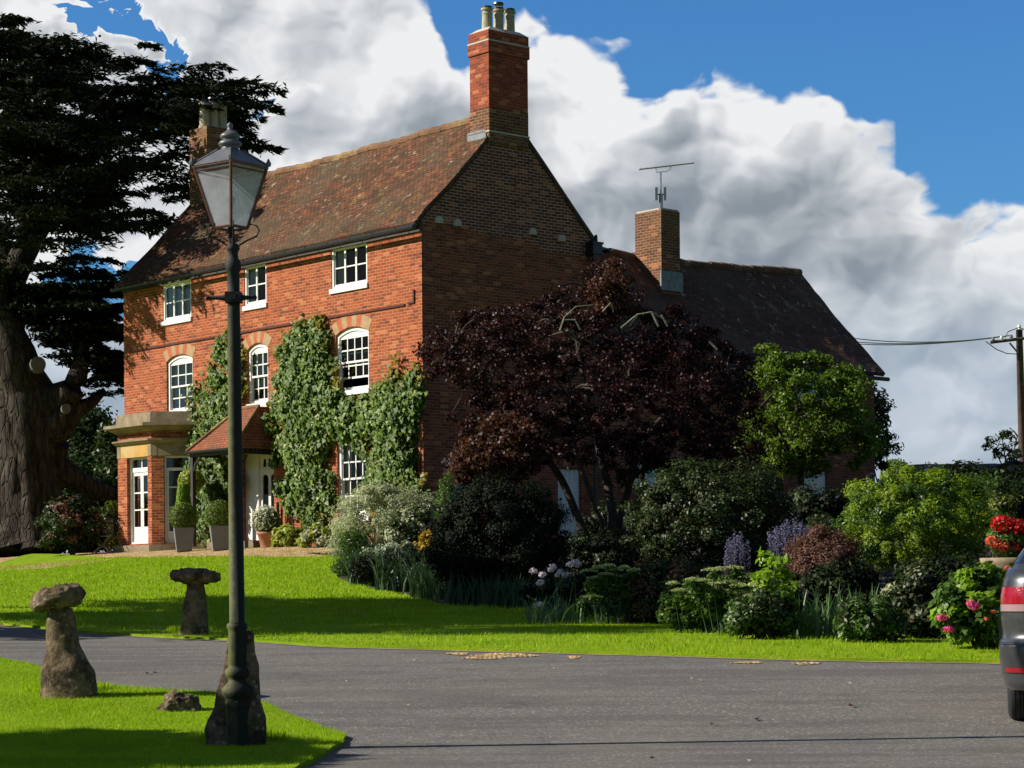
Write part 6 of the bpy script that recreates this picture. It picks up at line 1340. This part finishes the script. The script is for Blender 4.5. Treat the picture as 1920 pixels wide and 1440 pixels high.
mb = MB(); mb.lathe(lb, lprof([(1302.2, 24), (1298, 27), (1290, 31), (1282, 31), (1274, 25), (1268, 19), (1262, 18), (1258, 23), (1250, 25), (1244, 22), (1240, 17.5), (1236, 18.5), (1175, 16.5), (1171, 17), (1166, 19.5), (1160, 19), (1157, 15.2)]), 28, AX); mb.build('lamp_plinth', M['iron'], lamp, smooth=True)
mb = MB(); mb.lathe(lb, lprof([(1157, 14.4), (900, 13.6), (700, 12.6), (565, 11.6), (562, 11.8)]), 28, AX); mb.build('shaft', M['iron'], lamp, smooth=True)
mb = MB(); mb.lathe(lb, lprof([(562, 11.8), (500, 11.2), (497, 14), (488, 15), (480, 13.5), (474, 9.5), (462, 9), (459, 12), (455, 12.5), (450, 11.5), (447, 8)]), 24, AX); mb.build('collar', M['iron'], lamp, smooth=True)
mb = MB(); c = lp(548); mb.box((c.x - 15 * kL, c.y - 15 * kL, c.z - 9 * kL), (c.x + 15 * kL, c.y + 15 * kL, c.z + 10 * kL)); mb.build('ladder_block', M['iron'], lamp, bevel=.006)
mb = MB(); mb.box((c.x - 6 * kL, c.y - 17 * kL, c.z - 5 * kL), (c.x + 6 * kL, c.y - 15 * kL, c.z + 6 * kL)); mb.build('badge', M['iron'], lamp)
mb = MB(); vx = Vector((1, 0, -.0)); mb.lathe(c, [(-53 * kL, 0), (-52 * kL, 4 * kL), (-49 * kL, 5 * kL), (-46 * kL, 3 * kL), (-40 * kL, 3 * kL), (-22 * kL, 4.5 * kL), (-15 * kL, 6 * kL), (15 * kL, 6 * kL), (22 * kL, 4.5 * kL), (34 * kL, 3 * kL), (38 * kL, 3 * kL), (40 * kL, 5 * kL), (43 * kL, 4 * kL), (44 * kL, 0)], 10, vx); mb.build('ladder_bar', M['iron'], lamp, smooth=True)
# lantern: square, turned so that one corner nearly faces the camera
RT = R(8); lc = lp(417, -4); rb, rt = 31 * kL, 68.5 * kL; zb2, zt2 = 0., (417 - 303) * kL
def cor(i, r, z): a = RT + math.pi / 2 * i + math.pi; return lc + Vector((math.cos(a) * r, math.sin(a) * r, z))
fr_ = MB()
for i in range(4):
    fr_.tube([cor(i, rb, zb2), cor(i, rt, zt2)], .011, 4); fr_.tube([cor(i, rb, zb2), cor(i + 1, rb, zb2)], .011, 4); fr_.tube([cor(i, rt, zt2), cor(i + 1, rt, zt2)], .013, 4)
    fr_.tube([cor(i, rt * .97, zt2 - .035), cor(i + 1, rt * .97, zt2 - .035)], .006, 4)
fr_.build('lantern_frame', M['copper'], lamp)
for i in range(4):
    mb = MB(); f = lambda k, r, z: cor(k, r - .006, z); mb.quadv([f(i, rb, zb2), f(i + 1, rb, zb2), f(i + 1, rt, zt2), f(i, rt, zt2)]); mb.build('glass_pane', M['lglass'], lamp)
ro, ri = 72 * kL, 24 * kL; zr1 = zt2 + 31 * kL
mb = MB()
for i in range(4):
    mb.quadv([cor(i, ro, zt2 + .012), cor(i + 1, ro, zt2 + .012), cor(i + 1, ri, zr1), cor(i, ri, zr1)]); mb.quadv([cor(i, ro, zt2 + .012), cor(i + 1, ro, zt2 + .012), cor(i + 1, ro * .99, zt2 - .008), cor(i, ro * .99, zt2 - .008)])
    mb.quadv([cor(i, ro * .985, zt2 + .004), cor(i + 1, ro * .985, zt2 + .004), cor(i + 1, ri * .97, zr1 - .01), cor(i, ri * .97, zr1 - .01)]); mb.tube([cor(i, ro, zt2 + .014), cor(i, ri, zr1 + .004)], .007, 5)
mb.build('lantern_roof', M['lroof'], lamp)
for i in range(4):
    mb = MB(); p = cor(i, ro * .99, zt2 + .01); mb.lathe(p, [(0, .016), (.02, .02), (.035, .012), (.05, .006), (.055, 0)], 8); mb.build('finial', M['lroof'], lamp)
vc = lc + Vector((0, 0, zr1)); P_l = lambda L_: [(z * kL, r * kL) for z, r in L_]
mb = MB(); mb.lathe(vc, P_l([(-2, 18), (2, 18), (3, 16), (8, 16), (9, 21), (13, 22), (17, 19), (19, 14), (22, 14), (23, 18), (27, 19), (30, 17), (33, 13), (36, 8), (40, 5), (44, 4.5), (47, 6), (50, 4.5), (53, 1)]), 24); mb.build('vent_cap', M['lroof'], lamp, smooth=True)
bc = lc + Vector((0, 0, 46 * kL)); mb = MB(); mb.lathe(bc, P_l([(-22, 3.5), (-6, 4), (-4, 6), (2, 8.5), (7, 8.8), (11, 7), (14, 3), (15, 0)]), 16); mb.build('bulb', M['bulb'], lamp, smooth=True)
mb = MB(); mb.tube([lc + Vector((0, 0, -.02)), bc - Vector((0, 0, 20 * kL))], .012, 8); mb.build('lamp_holder', M['steel'], lamp)
mb = MB(); mb.tube([lp(455), lc + Vector((0, 0, .005))], .022, 8); mb.build('lantern_stem', M['iron'], lamp)
for i in range(4):
    a = cor(i, rb, 0) - lc; a.z = 0; a.normalize(); mb = MB(); base_ = lp(452)
    pth = [base_ + a * .03, base_ + a * .10 + Zax * .045, base_ + a * .165 + Zax * .075, base_ + a * .185 + Zax * .115, base_ + a * .165 + Zax * .15, base_ + a * .12 + Zax * .16, cor(i, rb, 0)]
    mb.tube(pth, .006, 6); mb.build('scroll_bracket', M['iron'], lamp)

# ------------------------------------------------------------------ parked car (rear left corner in view)
CXR = 4.95; CYR = 15.75; cg = H1(4.4, 17) - .02; car = empty('parked_car', (CXR, CYR + 2.1, cg)); tag(car, 'dark grey hatchback parked at the right edge of the drive, seen from behind', 'car')
HWc, LEN = .93, 4.25
def plan(hw, yr, yf, rr, n=18, rf=.5):
    """closed outline, counter-clockwise from the rear middle"""
    P = []
    for (cx, cy, a0, r) in ((hw - rr, yr + rr, -90, rr), (hw - rf, yf - rf, 0, rf), (-hw + rf, yf - rf, 90, rf), (-hw + rr, yr + rr, 180, rr)):
        for k in range(n + 1): a = R(a0 + 90 * k / n); P.append((cx + r * math.cos(a), cy + r * math.sin(a)))
    return P
prof = [(.26, .84, .10, .3), (.30, .875, .05, .3), (.40, .90, .02, .32), (.52, .915, .0, .33), (.60, .92, .005, .33), (.64, .90, .045, .33), (.68, .895, .06, .32), (.80, .905, .065, .30), (.95, .905, .07, .30), (1.08, .885, .09, .30), (1.14, .865, .12, .30), (1.17, .84, .16, .30)]
def sect(z, d=0.):
    zs_ = [p[0] for p in prof]; hw, yr, rr = [float(np.interp(z, zs_, [p[k] for p in prof])) for k in (1, 2, 3)]; return plan(hw + d, yr - d, LEN - .1 * abs(z - .6), rr, 18, .55)
def loft(mb, secs, O, close=True):
    b0 = len(mb.v); n = len(secs[0][1])
    for z, P in secs:
        for x, y in P: mb.v.append((O.x + x, O.y + y, O.z + z))
    for j in range(len(secs) - 1):
        for i in range(n): a = b0 + j * n + i; c = b0 + j * n + (i + 1) % n; mb.f.append((a, c, c + n, a + n)); mb.uv.append(None); mb.mi.append(0)
    if close: mb.f.append(tuple(b0 + (len(secs) - 1) * n + i for i in range(n))); mb.uv.append(None); mb.mi.append(0)
CO = Vector((CXR, CYR, cg)); mb = MB(); loft(mb, [(z, sect(z)) for z in np.linspace(.26, 1.17, 44)], CO)
body = mb.build('body', M['carpaint'], car, smooth=True)
mb = MB(); loft(mb, [(z, plan(hw, yr, yf, .22, 18, .3)) for z, hw, yr, yf in ((1.165, .82, .20, 3.1), (1.25, .78, .28, 2.9), (1.38, .69, .42, 2.55), (1.46, .62, .52, 2.35), (1.50, .52, .62, 2.2))], CO); mb.build('cabin', M['carpaint'], car, smooth=True)
mb = MB(); loft(mb, [(z, plan(hw, yr, yf, .22, 18, .3)) for z, hw, yr, yf in ((1.20, .808, .235, 2.99), (1.25, .783, .277, 2.903), (1.38, .693, .417, 2.553), (1.42, .665, .455, 2.47))], CO, False); mb.build('window_glass', M['carglass'], car, smooth=True)
def patch(z0, z1, i0, i1, d, name, mat, nz=5, parent=car):
    mb = MB(); b0 = 0; rows = []
    for z in np.linspace(z0, z1, nz):
        P = sect(z, d); rows.append([P[k % len(P)] for k in range(i0, i1 + 1)])
    m_ = len(rows[0])
    for r, z in zip(rows, np.linspace(z0, z1, nz)):
        for x, y in r: mb.v.append((CO.x + x, CO.y + y, CO.z + z))
    for j in range(nz - 1):
        for i in range(m_ - 1): a = j * m_ + i; mb.f.append((a, a + 1, a + 1 + m_, a + m_)); mb.uv.append(None); mb.mi.append(0)
    return mb.build(name, M[mat], parent, smooth=True)
# section indices: rear right corner 0..18, rear left corner 57..75 (75 = rear, 57 = side)
for (i0, i1) in ((60, 75), (0, 15)):
    tl = patch(.90, 1.025, i0, i1, .006, 'taillight', 'tail_red'); patch(.845, .897, i0, i1, .007, 'reverse_lens', 'tail_clear', parent=tl); patch(.838, 1.032, i0 - (0 if i0 else 0), i1, .003, 'light_surround', 'blacktrim', parent=tl)
    patch(.395, .43, i0 + 3, i1, .006, 'reflector', 'tail_red'); 
patch(.615, .635, 57, 75, .004, 'crease_highlight', 'carpaint_l'); patch(.27, .385, 57, 94, .004, 'lower_bumper', 'carpaint_l')  # crease strip is a highlight painted as a paler band; then the lower bumper
patch(.60, .604, 57, 75, .003, 'panel_gap', 'blacktrim')
mb = MB(); mb.box((CXR - .915, CYR + .34, cg + .55), (CXR - .885, CYR + 1.2, cg + .86)); mb.build('wheel_arch_trim', M['blacktrim'], car, bevel=.01)
for sx_ in (-1, 1):
    for yy in (.86, 3.45):
        c = CO + Vector((sx_ * .76, yy, .325 + .0)); r_ = .325; mb = MB(); ax = Vector((1, 0, 0))
        mb.lathe(c, [(-.105, .19), (-.105, .25), (-.10, .285), (-.088, .305), (-.072, .318), (-.05, .324), (-.048, .316), (-.042, .316), (-.04, .325), (-.012, .326), (-.01, .317), (-.004, .317), (-.002, .326), (.012, .326), (.014, .317), (.02, .317), (.022, .325), (.048, .324), (.05, .316), (.056, .316), (.058, .322), (.072, .318), (.088, .305), (.10, .285), (.105, .25), (.105, .19)], 48, ax)
        wh = mb.build('wheel', M['tyre'], car, smooth=False); mb = MB(); mb.lathe(c, [(-.09, .05), (-.085, .19), (.085, .19), (.09, .05)], 24, ax)
        for k in range(10): a = k * .628; mb.tube([c + Vector((sx_ * .095, math.cos(a) * .04, math.sin(a) * .04)), c + Vector((sx_ * .09, math.cos(a) * .19, math.sin(a) * .19))], .014, 5)
        mb.build('rim', M['steel'], wh)
mb = MB(); mb.box((CXR - .26, CYR - .012 + .06, cg + .70), (CXR + .26, CYR + .07, cg + .81)); mb.build('number_plate', M['white'], car)
car.rotation_euler.z = -R(14)
# fallen petals and leaves on the drive
for i, (x, y) in enumerate([(857, 1222), (885, 1249), (776, 1240), (1038, 1255), (649, 1279), (764, 1324), (1314, 1278), (1594, 1283), (1297, 1274), (1404, 1429), (700, 1212)]):
    p = g(x, y); P = np.array([[p.x, p.y, p.z + .012]]); o = leafmesh('fallen_petal', P, np.array([[.1, -.2, 1.]]), np.array([.035]), np.array([.03]), M['white_f']); tag(o, 'small white petal lying on the grey drive', 'petal', 'white petals scattered on the drive')
for i, (x, y) in enumerate([(1336, 1361), (1417, 1351), (1597, 1326), (1225, 1425), (277, 1265), (292, 1264)]):
    p = g(x, y); P = np.array([[p.x, p.y, p.z + .015]]); o = leafmesh('fallen_leaf', P, np.array([[.2, -.3, 1.]]), np.array([.08]), np.array([.05]), M['brownred']); tag(o, 'dark curled leaf lying on the grey drive', 'leaf', 'dead leaves scattered on the drive')
# ------------------------------------------------------------------ trees out of view at the left: their shade crosses the lawn
def offtree(X, Y, hgt, crown_r, zc, n, label, flat=.7, ncl=70, lsize=.22):
    b = Vector((X, Y, H1(X, Y))); root = empty('garden_tree', b); tag(root, label, 'tree', 'trees shading the lawn')
    pp, rr = limb([b, b + Vector((.1, 0, zc * .6)), b + Vector((0, .1, zc + 1))], .28, .1, .1); tubeset('trunk', [(pp, rr)], 'bark', root, 10)
    d_ = unit(rng.normal(size=(ncl, 3))); C = np.array(b) + np.array([0, 0, zc]) + d_ * (crown_r * rng.uniform(.3, 1, ncl) ** .6)[:, None] * np.array([1, 1, flat]); P, dd_ = blobs(C, crown_r * .27, n // ncl, .7, .3)
    leafmesh('crown', P, dd_ + rng.normal(size=P.shape) * .6, np.full(len(P), lsize), np.full(len(P), lsize * .6), M['tree_far'], root)
OFF = [(-14.2, 33.4, 0, 2.2, 6.4, 4500, 'garden tree behind the others left of the lawn, outside the frame'), (-23., 31.0, 0, 2.5, 13.6, 5000, 'very tall thin garden tree far left of the lawn, outside the frame'),
       (-9.8, 28., 0, 2.2, 3.4, 5500, 'left garden tree level with the lawn staddle stone, outside the frame'), (-12.6, 30.4, 0, 2.6, 5.2, 6500, 'middle garden tree left of the lawn, outside the frame'), (-16., 30.7, 0, 2.8, 8.6, 7500, 'tallest garden tree farthest left of the lawn, outside the frame'),
       (-19., 27.2, 0, 2.6, 11.8, 6500, 'high garden tree shading the border, outside the frame'), (-8.3, 14.2, 0, 1.6, 2.9, 5000, 'small tree beside the near verge, outside the frame'), (-10.4, 14.2, 0, 1.5, 4.1, 3500, 'second small tree by the near verge, outside the frame')]
for a in OFF: offtree(*a)
